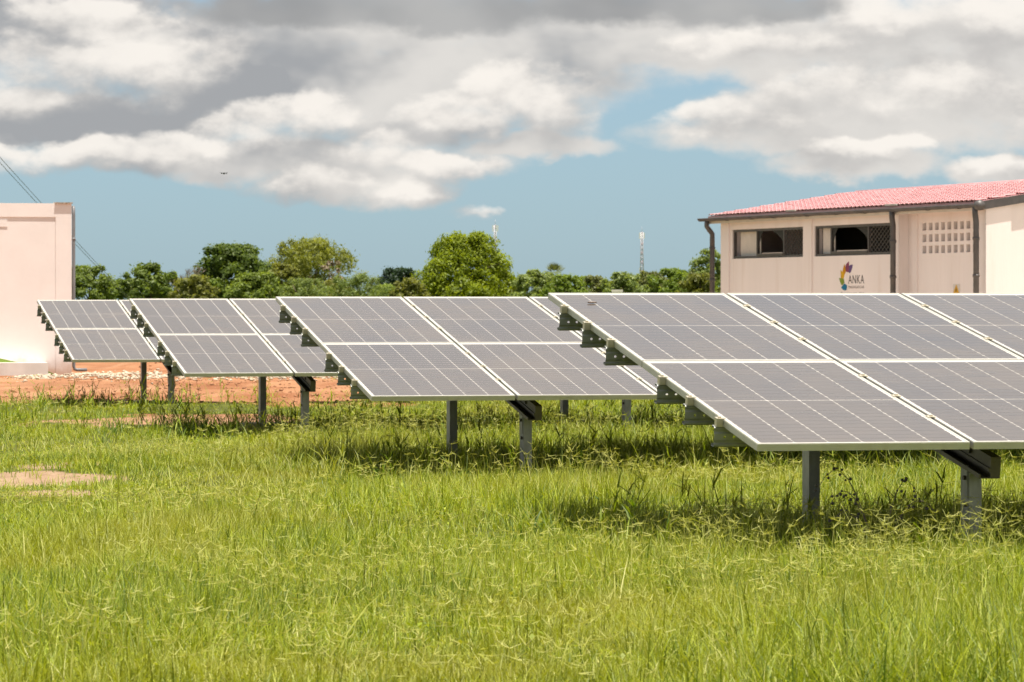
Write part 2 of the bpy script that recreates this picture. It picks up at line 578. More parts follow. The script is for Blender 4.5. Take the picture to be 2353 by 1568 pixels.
def ground_z(x, y):
    z = (fbm(x * 0.35, y * 0.35, 3) - 0.5) * 0.10
    near = 1 - sstep(np.hypot(x, y), 55, 100)
    z = z * near
    e = sstep(y, 42, 46) * (1 - sstep(y, 66, 70)) * (x < 12)
    z = z + e * (fbm(x * 3.1, y * 1.6, 4) - 0.5) * 0.09
    # spoil heap behind the yard
    hump = np.exp(-((y - 77.5) / 3.0) ** 2) * sstep(x, -8.2, -7.4) * (1 - sstep(x, 3, 9))
    z = z + hump * (0.36 + 0.30 * (fbm(x * 1.3, y * 1.1, 4) - 0.5))
    # shallow bank along the grass edge
    z = z + 0.05 * np.exp(-((y - 45.0) / 1.0) ** 2) * (x > -6) * (x < 3)
    return z


def axis(lo, hi, step, far, g=1.35):
    a = list(np.arange(lo, hi + 1e-6, step))
    s = step
    v = hi
    while v < far:
        s *= g
        v += s
        a.append(v)
    s = step
    v = lo
    pre = []
    while v > -far:
        s *= g
        v -= s
        pre.append(v)
    return np.array(pre[::-1] + a)


gx = axis(-10, 11, 0.15, 9000, 1.2)
gy = axis(10, 92, 0.17, 9000, 1.2)
XX, YY = np.meshgrid(gx, gy, indexing='xy')
ZZ = ground_z(XX, YY)
EM = earth_mask(XX, YY)
nx, ny = len(gx), len(gy)
idx = np.arange(nx * ny).reshape(ny, nx)
quads = np.stack([idx[:-1, :-1], idx[:-1, 1:], idx[1:, 1:], idx[1:, :-1]], -1).reshape(-1, 4)
gm = bpy.data.materials.new('ground_soil')
gm.use_nodes = True
g = G(gm.node_tree)
b = gm.node_tree.nodes['Principled BSDF']
b.inputs['Roughness'].default_value = 0.95
b.inputs['Specular IOR Level'].default_value = 0.15
pos = g.n('ShaderNodeNewGeometry').outputs['Position']
ea = g.n('ShaderNodeAttribute', attribute_name='earth').outputs['Fac']
pst = g.v('MULTIPLY', pos, (1.0, 0.35, 1.0))
n1 = g.noise(pst, 0.8, 7, 0.62).outputs['Fac']
n2 = g.noise(pst, 6.0, 6, 0.7).outputs['Fac']
n3 = g.noise(pst, 0.33, 4, 0.5).outputs['Fac']
red = g.mix(g.ss(n1, 0.32, 0.66), (0.205, 0.080, 0.034, 1), (0.33, 0.165, 0.085, 1))
red = g.mix(g.ss(n3, 0.5, 0.72, 0, 0.7), red, (0.36, 0.215, 0.125, 1))
red = g.mix(g.ss(n2, 0.52, 0.75, 0, 0.6), red, (0.16, 0.068, 0.03, 1))
red = g.mix(g.ss(g.xyz(pos)[0], 1.0, 4.0), red, (0.42, 0.345, 0.275, 1))  # unseen yard made pale to brighten the bounce on the peach wall
py = g.xyz(pos)[1]
sandy = g.m('SUBTRACT', 1.0, g.ss(py, 36, 44))
red = g.mix(g.m('MULTIPLY', sandy, 0.75), red, g.mix(g.ss(n2, 0.3, 0.7), (0.33, 0.245, 0.165, 1), (0.22, 0.155, 0.10, 1)))
turf = g.mix(g.ss(n2, 0.3, 0.7), (0.040, 0.050, 0.008, 1), (0.100, 0.105, 0.024, 1))
turf = g.mix(g.ss(n1, 0.5, 0.75, 0, 0.5), turf, (0.17, 0.135, 0.06, 1))
farg = g.ss(py, 84, 100)
turf = g.mix(farg, turf, (0.085, 0.115, 0.024, 1))
ee = g.ss(g.m('ADD', ea, g.m('MULTIPLY', g.m('SUBTRACT', n2, 0.5), 0.7)), 0.3, 0.7)
g.t.links.new(g.mix(ee, turf, red), b.inputs['Base Color'])
bp = g.n('ShaderNodeBump')
bp.inputs['Strength'].default_value = 0.9
bp.inputs['Distance'].default_value = 0.05
g.t.links.new(g.noise(pos, 9.0, 6, 0.7).outputs['Fac'], bp.inputs['Height'])
g.t.links.new(bp.outputs[0], b.inputs['Normal'])
gme = np_mesh('ground', np.stack([XX, YY, ZZ], -1).reshape(-1, 3), quads, gm, {'earth': EM.ravel()})
gme.polygons.foreach_set('use_smooth', np.ones(len(gme.polygons), bool))
ground = tag(link('ground', gme), kind='structure')


# ------------------------------------------------------------------ solar arrays
PW, PL, PT, GAP = 1.04, 2.095, 0.035, 0.02
TILT = radians(9.78)
NCOL = 6
ZFRONT = CAMZ - 0.642
PURLIN_T = [0.45, 0.98, 1.505]


def frame_mesh():
    mb = MB()
    w = 0.011
    z0, z1 = -PT, 0.0

    def rib(a, b_):
        # extruded frame side: two shallow grooves on the outer face
        mb.box(a, b_)
    # four sides, mitred by butting
    mb.box((0, 0, z0), (PW, w, z1))
    mb.box((0, PL - w, z0), (PW, PL, z1))
    mb.box((0, w, z0), (w, PL - w, z1))
    mb.box((PW - w, w, z0), (PW, PL - w, z1))
    # ribs standing proud on the outer faces
    for zz in (-0.0335, -0.0245, -0.0150, -0.006):
        mb.box((0.0, -0.0016, zz - 0.0016), (PW, 0.0, zz + 0.0022))
        mb.box((-0.0016, 0, zz - 0.0016), (0.0, PL, zz + 0.0022))
    # lower return flange
    mb.box((0.0, w, z0), (PW, w + 0.02, z0 + 0.002))
    mb.box((0.0, PL - w - 0.02, z0), (PW, PL - w, z0 + 0.002))
    return mb.mesh('panel_frame', M['frame'])


CW, CH = 0.1660, 0.0833          # cell pitch


def cell_geo(cw, ch, ch_cut=0.0075):
    a, b_, c = cw / 2, ch / 2, ch_cut
    return [(-a + c, -b_, 0), (a - c, -b_, 0), (a, -b_ + c * .8, 0), (a, b_ - c * .8, 0), (a - c, b_, 0), (-a + c, b_, 0), (-a, b_ - c * .8, 0), (-a, -b_ + c * .8, 0)]


cell_pts = cell_geo(CW - 0.0036, CH - 0.0021)
cell_me = MB().add(cell_pts, [tuple(range(8))]).mesh('cell', M['cell'])


def cell_centres():
    out = []
    x0 = (PW - 6 * CW) / 2
    y0 = 0.030
    mid = 0.007
    for r in range(24):
        yy = y0 + (r + 0.5) * CH + (mid if r >= 12 else 0)
        for c in range(6):
            out.append((x0 + (c + 0.5) * CW, yy, -0.0017))
    return out


CC = cell_centres()
grid_mb = MB()
for cx_, cy_, cz_ in CC:
    grid_mb.add([(cx_ + a, cy_ + b_, cz_) for a, b_, _ in cell_pts], [tuple(range(8))])
grid_me = grid_mb.mesh('cell_grid', M['cell'])
frame_me = frame_mesh()
sheet_me = MB().box((0.011, 0.011, -0.007), (PW - 0.011, PL - 0.011, -0.0022)).mesh('backsheet', M['sheet'])

TLEN = NCOL * PW + (NCOL - 1) * GAP


def purlin_mesh(L):
    """sigma section, web towards -y, flanges towards +y, holes near both ends"""
    mb = MB()
    H = 0.100
    D_ = 0.045
    # (y, z) of the web from top to bottom with ribs; flat band in the middle carries the holes
    top = [(0.006, 0.0), (0.0, -0.006), (0.0, -0.014), (0.006, -0.019), (0.006, -0.027), (0.0, -0.033)]
    bot = [(0.0, -0.067), (0.006, -0.073), (0.006, -0.081), (0.0, -0.086), (0.0, -0.094), (0.006, -H)]

    def strip(pr):
        vs = []
        for y, z in pr:
            vs += [(0, y, z), (L, y, z)]
        fs = [(2 * i, 2 * i + 2, 2 * i + 3, 2 * i + 1) for i in range(len(pr) - 1)]
        mb.add(vs, fs)
    strip([(D_, -0.012), (D_, 0.0)] + top)
    strip(bot + [(D_, -H), (D_, -H + 0.012)])
    zt, zb = -0.033, -0.067
    hz = (zt + zb) / 2
    hw = (zt - zb) / 2
    r = 0.0068
    hs = [0.052, 0.100, L - 0.100, L - 0.052]
    xs = [0.0]
    for h in hs:
        xs += [h - hw, h + hw]
    xs.append(L)
    for i in range(0, len(xs), 2):
        mb.add([(xs[i], 0, zt), (xs[i], 0, zb), (xs[i + 1], 0, zb), (xs[i + 1], 0, zt)], [(0, 1, 2, 3)])
    for h in hs:
        sq = [(h + hw * a, 0, hz + hw * c) for a, c in ((1, 0), (1, 1), (0, 1), (-1, 1), (-1, 0), (-1, -1), (0, -1), (1, -1))]
        ci = [(h + r * cos(k * pi / 4), 0, hz + r * sin(k * pi / 4)) for k in range(8)]
        mb.add(sq + ci, [(k, 8 + k, 8 + (k + 1) % 8, (k + 1) % 8) for k in range(8)])
    return mb.mesh('purlin', M['purlin'])


OVER = 0.042
purlin_me = purlin_mesh(TLEN + 2 * OVER)


def post_mesh(h):
    mb = MB()
    t = 0.006
    W_, D_ = 0.062, 0.125
    z0 = -0.25
    # web on the left (-x), flanges to the right
    mb.box((-W_ / 2, -D_ / 2, z0), (-W_ / 2 + t, D_ / 2, h))
    mb.box((-W_ / 2 + t, -D_ / 2, z0), (W_ / 2, -D_ / 2 + t, h))
    mb.box((-W_ / 2 + t, D_ / 2 - t, z0), (W_ / 2, D_ / 2, h))
    mb.box((W_ / 2 - t, -D_ / 2 + t, z0), (W_ / 2, -D_ / 2 + 0.02, h))
    return mb.mesh('post', M['galv'])


def rafter_mesh(L):
    mb = MB()
    t, H, Wd = 0.005, 0.105, 0.070
    # left-hand web with a rib, flanges turned to the left at the foot and to the right at the head
    mb.box((-t, 0, -H + t), (0, L, 0))
    mb.box((-t - 0.008, 0, -0.075), (-t, L, -0.055))
    mb.box((-Wd + 0.01, 0, -H), (0.045, L, -H + t))
    mb.box((-Wd + 0.01, 0, -H + t), (-Wd + 0.016, L, -H + 0.022))
    mb.box((0, 0, -t), (0.045, L, -0.0005))
    mb.box((0.040, 0, -H + t), (0.045, L, -t))
    mb.box((0, 0.0, -H + t), (0.040, 0.004, -t))
    return mb.mesh('rafter', M['rafter'])


def hexbolt(r, l):
    poly = [(r * cos(k * pi / 3), r * sin(k * pi / 3)) for k in range(6)]
    return MB().prism(poly, (0, 1, 0), (0, 0, 1), (-1, 0, 0), (0, 0, 0), l)


end_clamp_me = MB().box((-0.034, -0.02, -0.038), (-0.0022, 0.02, 0.004)).box((-0.0022, -0.02, 0.0005), (0.010, 0.02, 0.004)) \
    .box((-0.024, -0.009, 0.004), (-0.010, 0.009, 0.011)).mesh('end_clamp', M['clamp'])
end_clamp_r_me = MB().box((0.0022, -0.02, -0.038), (0.034, 0.02, 0.004)).box((-0.010, -0.02, 0.0005), (0.0022, 0.02, 0.004)).mesh('end_clamp', M['clamp'])
mid_clamp_me = MB().box((-0.019, -0.02, 0.0006), (0.019, 0.02, 0.0045)).box((-0.007, -0.007, -0.03), (0.007, 0.007, 0.011)).mesh('mid_clamp', M['clamp'])
footing_me = MB().box((-0.21, -0.21, -0.25), (0.21, 0.21, 0.0)).mesh('footing', M['concrete'])
plate_me = MB().box((-0.006, -0.045, -0.11), (0.0, 0.045, 0.05)).mesh('gusset_plate', M['galv'])
bolt_me = hexbolt(0.013, 0.012).mesh('bolt', M['bolt'])

ARRAYS = [
    ((1.1398, 17.425), 'nearest solar array, cut off by the right edge, in front of the red-roofed building'),
    ((-0.991, 26.563), 'second solar array from the camera, its left end in the middle of the grass'),
    ((-3.095, 35.5145), 'third solar array from the camera, between the middle array and the farthest one'),
    ((-5.204, 44.498), 'farthest and leftmost solar array, standing before the cream plastered building'),
]
tslope = Matrix.Rotation(TILT, 4, 'X')
post_cache, raf_me = {}, None
for ai, (pxy, lab) in enumerate(ARRAYS):
    gz = float(ground_z(np.array(pxy[0]), np.array(pxy[1])))
    root = empty('solar_array', (pxy[0], pxy[1], 0), ROW_YAW)
    tag(root, lab, 'solar array', 'rows of tilted solar arrays')
    ca, sa = cos(TILT), sin(TILT)

    def sl(u, v, w):
        """slope coords: u along the row, v up the slope from the lower edge, w above the glass"""
        return Vector((u, v * ca - w * sa, ZFRONT + v * sa + w * ca))

    def put(name, me, u, v, w, parent=root, tilt=True):
        o = link(name, me, parent, sl(u, v, w))
        if tilt:
            o.rotation_euler = (TILT, 0, 0)
        return o
    for row in range(2):
        for c in range(NCOL):
            jit = random.uniform(-0.0015, 0.0015)
            pn = put('solar_panel', frame_me, c * (PW + GAP), row * (PL + 0.012), jit * 0)
            link('backsheet', sheet_me, pn)
            if ai == 0 and row == 0 and c < 2:
                for q in CC:
                    link('cell', cell_me, pn, q)
            else:
                tag(link('cell_grid', grid_me, pn), kind='stuff')
    vs = [PL - t for t in PURLIN_T] + [2 * PL + 0.012 - t for t in PURLIN_T]
    for v in vs:
        put('purlin', purlin_me, -OVER, v - 0.012, -PT - 0.003)
        put('end_clamp', end_clamp_me, 0, v, 0)
        put('end_clamp', end_clamp_r_me, TLEN, v, 0)
        for c in range(NCOL - 1):
            put('mid_clamp', mid_clamp_me, (c + 1) * (PW + GAP) - GAP / 2, v, 0)
    if raf_me is None:
        raf_me = rafter_mesh(3.55)
    for u in (1.25, 4.465):
        rf = put('rafter', raf_me, u + 0.02, 0.30, -PT - 0.003 - 0.1015)
        for vv in vs:
            bo = link('bolt', bolt_me, rf, (-0.0052, vv - 0.30, -0.03))
        for v in (0.56, 3.13):
            top = ZFRONT + v * tan(TILT) - (PT + 0.003 + 0.1015 + 0.107 + 0.010) / ca
            key = round(top, 3)
            if key not in post_cache:
                post_cache[key] = post_mesh(top)
            po = link('post', post_cache[key], root, (u, v, 0))
            link('gusset_plate', plate_me, po, (-0.0312, 0.0, top - 0.02))
            for bz in (top - 0.03, top - 0.16):
                link('bolt', bolt_me, po, (-0.0375 if bz > top - 0.10 else -0.0312, -0.02, bz))
            link('footing', footing_me, root, (u, v, 0.035 if ai >= 2 else 0.0))

# ------------------------------------------------------------------ left cream building (turned like the rows)
lb0 = at(165, 862, 67.0)
LB = empty('plastered_building', (lb0.x, lb0.y, 0), ROW_YAW)
tag(LB, 'cream plastered flat-roofed building at the left edge, behind the farthest array', 'building')
HH = CAMZ + (702.1 - 468) * 67 / F
mb = MB().box((-9, 0.013, -0.3), (-0.003, 6, HH - 0.003))
mb.obj('wall', M['wall2'], LB)
MB().box((-0.285, 0, -0.3), (0, 0.25, HH - 0.245)).obj('pilaster', M['wall2'], LB)
MB().box((-9, 0.0, HH - 0.2447), (0, 0.25, HH)).obj('top_band', M['wall2'], LB)
MB().box((-0.30, -0.03, HH), (0.02, 0.30, HH + 0.02)).obj('coping', M['concrete'], LB)
MB().box((-2.6, 0.004, HH - 0.42), (-1.14, 0.055, HH - 0.30)).obj('ledge', M['wall2'], LB)
MB().box((-6.0, -0.38, -0.3), (-0.46, 0.05, 0.235)).obj('plinth', pmat('plinth_render', (0.66, 0.62, 0.57), 0.9, var=0.1, vscale=2, stain=(0.5, 0.36, 0.25, 1), sscale=1.5, samt=0.5), LB)
arc = [(-1.9, 0.0)] + [(-0.30 - 1.6 * k / 12, 0.02 + 0.42 * (k / 12) ** 0.75) for k in range(13)]
MB().prism(arc, (1, 0, 0), (0, 0, 1), (0, -1, 0), (0, 0.013, 0), 0.004).obj('painted_mark', M['greenpaint'], LB)
pb = MB().tube([(0.036, 0.06, HH - 0.06), (0.036, 0.02, HH - 0.09), (0.036, 0.0, HH - 0.2), (0.036, 0.0, 0.16), (0.05, 0.0, 0.115), (0.09, 0.0, 0.10), (0.27, 0.0, 0.10)], 0.029, 12)
dp = pb.obj('downpipe', M['pipe'], LB)
for zz in (HH - 0.65, HH - 1.85, 0.35):
    MB().tube([(0.036, 0, zz), (0.036, 0, zz + 0.035)], 0.034, 12).obj('pipe_collar', M['pipe'], dp)

# ------------------------------------------------------------------ right building
BD = Vector((0.35, -0.9367, 0))
BC = Vector((5.60, 100.0, 0))
RB = empty('power_house', BC, atan2(BD.y, BD.x))
tag(RB, 'peach plastered building with pink-red tiled roof and brown gutters at the right', 'building', None)
EAVE, RLEN, RDEP = 3.60, 15.0, 8.24
SL = 0.158
wall = MB()
TH = 0.22
W1 = (0.66, 5.09)
W2 = (5.76, 10.12)
WZ0, WZ1 = 2.48, 3.245
REC = 0.25


def wseg(x0, x1, z0, z1, y=0.0):
    wall.box((x0, y, z0), (x1, y + TH, z1))


wseg(0, W1[0], -0.3, EAVE)
wseg(W1[0], W1[1], -0.3, WZ0)
wseg(W1[0], W1[1], WZ1, EAVE)
wseg(W1[1], W2[0], -0.3, EAVE)
wseg(W2[0], W2[1], -0.3, WZ0)
wseg(W2[0], W2[1], WZ1, EAVE)
wseg(W2[1], 10.60, -0.3, EAVE)
wall.box((10.40, TH, -0.3), (10.60, REC + TH, EAVE))
# recessed bay with pierced blocks
HX0, HP, HWD, NH = 11.27, 0.322, 0.195, 9
HZ = []
for zt_px in (511.6, 538.2, 564.6):
    HZ.append(CAMZ + (702.1 - zt_px) * 89.0 / F)
HHT = 0.182
hx_end = HX0 + NH * HP
wseg(10.60, HX0, -0.3, EAVE, REC)
wseg(hx_end, 14.85, -0.3, EAVE, REC)
wseg(HX0, hx_end, HZ[0], EAVE, REC)
wseg(HX0, hx_end, -0.3, HZ[2] - HHT, REC)
wall.box((14.66, 0.0, -0.3), (RLEN, TH, EAVE))
wall.box((14.66, TH, -0.3), (14.85, REC, EAVE))
# gable ends and back wall


def gable(x0, x1):
    poly = [(0.0, -0.3), (RDEP, -0.3), (RDEP, EAVE), (RDEP / 2, EAVE + SL * RDEP / 2), (0.0, EAVE)]
    wall.prism([(a + (TH if a == 0.0 else 0), b_) for a, b_ in poly], (0, 1, 0), (0, 0, 1), (1, 0, 0), (x0, 0, 0), x1 - x0)


gable(0.0, TH)
gable(RLEN - TH, RLEN)
wall.box((TH, RDEP - TH, -0.3), (RLEN - TH, RDEP, EAVE))
MB().box((TH + .01, 2.4, -0.3), (RLEN - TH - .01, 2.5, EAVE + 0.2)).obj('interior_shade', M['film_and_dark'], RB)  # near-black sheet, room shade put into its colour so openings look dark
wo = wall.obj('wall', M['wall'], RB)
# pierced block screen: bars between the holes (each block its own piece)
for r in range(3):
    zt = HZ[r]
    zb = zt - HHT
    nxt = HZ[r + 1] if r < 2 else None
    for c in range(NH):
        x = HX0 + c * HP
        mbk = MB().box((x + HWD, REC + 0.004, zb), (x + HP, REC + TH - 0.004, zt))
        if nxt is not None:
            mbk.box((x, REC + 0.004, nxt), (x + HP, REC + TH - 0.004, zb))
        mbk.obj('vent_block', M['wall'], wo)
MB().box((HX0 - 0.1, REC + TH + 0.12, HZ[2] - 0.4), (hx_end + 0.1, REC + TH + 0.16, HZ[0] + 0.2)).obj('vent_backing', M['wall'], RB)
# pilasters proud of the wall
for x0, x1, y0, zt in ((-0.02, 0.50, -0.04, EAVE - 0.1), (5.16, 5.66, -0.04, EAVE - 0.1), (10.16, 10.603, -0.04, EAVE - 0.1), (10.603, 11.06, REC - 0.04, EAVE - 0.1)):
    MB().box((x0, y0, -0.3), (x1, y0 + 0.06, zt)).obj('pilaster', M['wall'], RB)
MB().box((RLEN - 0.003, -0.03, -0.3), (RLEN + 0.04, 0.62, EAVE - 0.02)).obj('corner_pilaster', M['wall'], RB)
# windows


def window(xa, xb, xc, xd, lab):
    wroot = MB()
    f = 0.065
    y0, y1 = 0.03, 0.10
    wroot.box((xa, y0, WZ0), (xd, y1, WZ0 + f))
    wroot.box((xa, y0, WZ1 - f), (xd, y1, WZ1))
    for x in (xa, xd - f):
        wroot.box((x, y0 + 0.001, WZ0 + f), (x + f, y1, WZ1 - f))
    for x in (xb - f / 2, xc - f / 2):
        wroot.box((x, y0 - 0.004, WZ0 + 0.01), (x + f, y1, WZ1 - 0.01))
    wn = wroot.obj('window', M['winframe'], RB)
    wn['label'] = lab

    def mesh_screen(a, b_):
        mb_ = MB()
        z0, z1 = WZ0 + f, WZ1 - f
        dx, dz = 0.20, (z1 - z0) / 5
        r = 0.008
        k = -6
        while a + k * dx < b_ + 6 * dx:
            for sgn in (1, -1):
                pa = Vector((a + k * dx, 0.06, z0 if sgn > 0 else z1))
                L_ = 5 * dx
                x0_, x1_ = max(a, pa.x), min(b_, pa.x + L_)
                if x1_ > x0_:
                    t0, t1 = (x0_ - pa.x) / L_, (x1_ - pa.x) / L_
                    za = pa.z + sgn * t0 * (z1 - z0)
                    zb_ = pa.z + sgn * t1 * (z1 - z0)
                    mb_.tube([(x0_, 0.06 + 0.004 * sgn, za), (x1_, 0.06 + 0.004 * sgn, zb_)], r, 4, caps=False, smooth=False)
            k += 1
        mb_.obj('mesh_screen', M['mesh'], wn)
    mesh_screen(xc + f / 2, xd - f)
    MB().box((xa + f + 0.1, 0.16, WZ0 + f), (xb - f / 2, 0.175, WZ1 - f)).obj('pale_shutter', M['board'], wn)
    # open middle sash: torn dark screen curling down from the head on both sides
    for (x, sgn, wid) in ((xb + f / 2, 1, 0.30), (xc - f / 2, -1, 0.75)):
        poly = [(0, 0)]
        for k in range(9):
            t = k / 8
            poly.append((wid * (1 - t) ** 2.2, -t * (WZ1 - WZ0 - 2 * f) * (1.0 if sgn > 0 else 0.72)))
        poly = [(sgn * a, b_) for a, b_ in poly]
        MB().prism(poly, (1, 0, 0), (0, 0, 1), (0, 1, 0), (x, 0.055, WZ1 - f), 0.012).obj('torn_screen', M['film_and_dark'], wn)
    MB().box((xb + f / 2, 0.002, WZ0 + f), (xc - f / 2, 0.06, WZ0 + f + 0.05)).obj('sash_rail', M['winframe'], wn)
    MB().box((xb + 0.4, 0.0, WZ0 + f + 0.052), (xc - f / 2, 0.05, WZ0 + f + 0.066)).obj('sill_strip', M['board'], wn)
    return wn


window(W1[0], 2.17, 3.85, W1[1], 'long window farther along the wall')
window(W2[0], 6.67, 8.79, W2[1], 'long window above the painted logo')
# roof: sloping slab, tiles laid in courses
roof = MB()
OV = 0.22
YE = -OV


def rz(y):
    return EAVE + 0.06 + SL * (y if y < RDEP / 2 else RDEP - y)


prof = [(YE, rz(YE)), (RDEP / 2, rz(RDEP / 2)), (RDEP + OV, rz(RDEP + OV)), (RDEP + OV, rz(RDEP + OV) - 0.07), (RDEP / 2, rz(RDEP / 2) - 0.07), (YE, rz(YE) - 0.07)]
roof.prism([prof[0], prof[1], prof[4], prof[5]], (0, 1, 0), (0, 0, 1), (1, 0, 0), (-0.45, 0, 0), RLEN + 0.52)
roof.prism([prof[1], prof[2], prof[3], prof[4]], (0, 1, 0), (0, 0, 1), (1, 0, 0), (-0.45, 0, 0), RLEN + 0.52)
ro = roof.obj('roof', M['tile'], RB)
TW, TLn = 0.235, 0.375


def tile_geo():
    vs, fs = [], []
    n = 6
    for j, (yy, lift) in enumerate(((0.0, 0.030), (TLn + 0.03, 0.006))):
        for k in range(n + 1):
            t = k / n
            hump = 0.030 * sin(pi * min(1, t / 0.72)) if t < 0.72 else -0.004 * sin(pi * (t - .72) / .28)
            vs.append((t * TW, yy, lift + hump))
    for k in range(n):
        fs.append((k, k + 1, n + 2 + k, n + 1 + k))
    # front lip
    base = len(vs)
    for k in range(n + 1):
        t = k / n
        hump = 0.030 * sin(pi * min(1, t / 0.72)) if t < 0.72 else -0.004 * sin(pi * (t - .72) / .28)
        vs.append((t * TW, 0.004, hump + 0.008))
    for k in range(n):
        fs.append((base + k, base + k + 1, k + 1, k))
    return vs, fs


tv, tf = tile_geo()
hook = MB().box((TW * 0.86 - 0.012, 0.0, 0.012), (TW * 0.86 + 0.012, 0.016, 0.052))      # dark fixing hook in the valley
hv, hf = hook.v, hook.f
tile_me = MB().add(tv, tf, smooth=False).add(hv, hf, 1).mesh('tile', [M['tile'], M['bolt']])
pitch = math.atan(SL)
ncourse = int((RDEP / 2 + OV) / cos(pitch) / TLn)
ntile = int((RLEN + 0.44) / TW)
spots = []
for c in range(ncourse):
    for k in range(ntile):
        yv = YE + 0.0 + c * TLn * cos(pitch)
        xv = -0.42 + k * TW + (0.5 * TW if c % 2 else 0) + random.uniform(-0.006, 0.006)
        spots.append((xv, yv))
spots.sort(key=lambda s: -(s[0] * 1.0 - s[1] * 1.2))
rest = MB()
for i, (xv, yv) in enumerate(spots):
    if i < 300:
        o = link('tile', tile_me, ro, (xv, yv, rz(yv) + 0.002))
        o.rotation_euler = (pitch + random.uniform(-.006, .006), random.uniform(-.01, .01), 0)
    else:
        Mt = Matrix.Translation((xv, yv, rz(yv) + 0.002 + random.uniform(0, .004))) @ Euler((pitch, random.uniform(-.01, .01), 0)).to_matrix().to_4x4()
        rest.add([Mt @ Vector(q) for q in tv], tf)
        rest.add([Mt @ Vector(q) for q in hv], hf, 1)
tag(rest.obj('tile_field', [M['tile'], M['bolt']], ro), kind='stuff')
# ridge capping
MB().tube([(-0.40, RDEP / 2, rz(RDEP / 2) - 0.01), (RLEN + 0.1, RDEP / 2, rz(RDEP / 2) - 0.01)], 0.06, 8).obj('ridge_cap', M['tile'], ro)
# verge fascia on the near gable, gutter along the eave
fz = [(YE, rz(YE) - 0.20), (RDEP / 2, rz(RDEP / 2) - 0.20), (RDEP / 2, rz(RDEP / 2) - 0.005), (YE, rz(YE) - 0.005)]
MB().prism(fz, (0, 1, 0), (0, 0, 1), (1, 0, 0), (RLEN + 0.072, 0, 0), 0.03).obj('fascia', M['gutter'], RB)
MB().box((-0.45, YE + 0.03, rz(YE) - 0.20), (RLEN + 0.07, YE + 0.055, rz(YE) - 0.075)).obj('eave_board', M['board'], RB)


def half_gutter(x0, x1, y, z, r=0.085):
    mb_ = MB()
    n = 8
    ang = [pi + pi * k / n for k in range(n + 1)]
    vs = []
    for x in (x0, x1):
        for rr in (r, r - 0.008):
            for a in ang:
                vs.append((x, y + rr * cos(a), z + rr * sin(a)))
    m_ = n + 1
    fs = []
    for k in range(n):
        fs.append((k, k + 1, 2 * m_ + k + 1, 2 * m_ + k))
        fs.append((m_ + k + 1, m_ + k, 3 * m_ + k, 3 * m_ + k + 1))
        for o_ in (0, 2 * m_):
            fs.append((o_ + k, o_ + k + 1, o_ + m_ + k + 1, o_ + m_ + k))
    for kk in (0, n):
        fs.append((kk, 2 * m_ + kk, 3 * m_ + kk, m_ + kk))
    mb_.add(vs, fs, smooth=True)
    return mb_


GY = YE - 0.06
GZ = rz(YE) - 0.05
gut = half_gutter(-0.85, 10.75, GY, GZ).obj('gutter', M['gutter'], RB)
gut2 = half_gutter(10.75, RLEN + 0.15, GY - 0.012, GZ - 0.006).obj('gutter', M['gutter'], RB)
for x in (0.9, 2.5, 3.9, 5.9, 7.6, 9.2):
    half_gutter(x, x + 0.05, GY, GZ - 0.002, 0.099).obj('gutter_bracket', M['gutter'], gut)
for x in (10.9, 12.6, 14.2):
    half_gutter(x, x + 0.05, GY - 0.012, GZ - 0.008, 0.099).obj('gutter_bracket', M['gutter'], gut2)
MB().tube([(RLEN + 0.15, GY - 0.012, GZ - 0.045), (RLEN + 0.30, GY - 0.012, GZ - 0.045)], 0.115, 12).obj('gutter_end', M['gutter'], gut2)
for x in (-0.40, 10.71, 14.98):
    yp = -0.12 if x < 0 else GY + 0.03
    d = MB().tube([(x, GY, GZ - 0.05), (x, GY, GZ - 0.22), (x + 0.0, (GY + yp) / 2, GZ - 0.32), (x, yp, GZ - 0.42), (x, yp, GZ - 0.55), (x, yp, 0.0)], 0.067, 12).obj('downpipe', M['gutter'], RB)
    for zz in (2.75, 1.9):
        MB().tube([(x, yp, zz), (x, yp, zz + 0.06)], 0.083, 12).obj('pipe_collar', M['gutter'], d)
# little boards left on the eave
for x, l in ((4.6, 0.55), (10.3, 0.6)):
    MB().box((x, YE - 0.05, rz(YE) + 0.01), (x + l, YE + 0.12, rz(YE) + 0.055)).obj('eave_plank', M['board'], RB)

# painted logo
logo = empty('painted_logo')
logo.parent = RB


def wall_pt(x, y):
    t = (x - 1176.5) / F
    s = (BC.y * t - BC.x) / (BD.x - BD.y * t)
    Z = BC.y + BD.y * s
    return s, CAMZ + (702.1 - y) * Z / F


def zp(zx, zy):                      # coordinates of the enlarged logo crop -> frame
    return ((3150 + zx / 7.84) / 1.6652, (950 + zy / 7.84) / 1.6652)


petals = [
    ('p_purple', [(770, 530), (830, 500), (890, 495), (865, 620), (830, 710), (790, 755), (750, 720), (768, 620)]),
    ('p_plum', [(770, 395), (700, 470), (665, 550), (680, 690), (700, 718), (750, 722), (772, 620), (774, 500)]),
    ('p_amber', [(638, 475), (600, 590), (582, 690), (625, 800), (640, 790), (680, 720), (672, 600)]),
    ('p_yellow', [(525, 655), (522, 760), (530, 890), (610, 920), (640, 800), (600, 720), (555, 695)]),
    ('p_lime', [(478, 910), (540, 892), (615, 922), (640, 1040), (570, 1120), (545, 1100), (500, 990)]),
    ('p_blue', [(640, 1060), (535, 1180), (590, 1245), (655, 1275), (705, 1250), (722, 1140), (690, 1100)]),
]
for i, (mk, pts) in enumerate(petals):
    poly = []
    for q in pts:
        s_, z_ = wall_pt(*zp(*q))
        poly.append((s_, z_))
    MB().prism(poly, (1, 0, 0), (0, 0, 1), (0, -1, 0), (0, -0.0005 - 0.0003 * i, 0), 0.003).obj('petal', M[mk], logo)


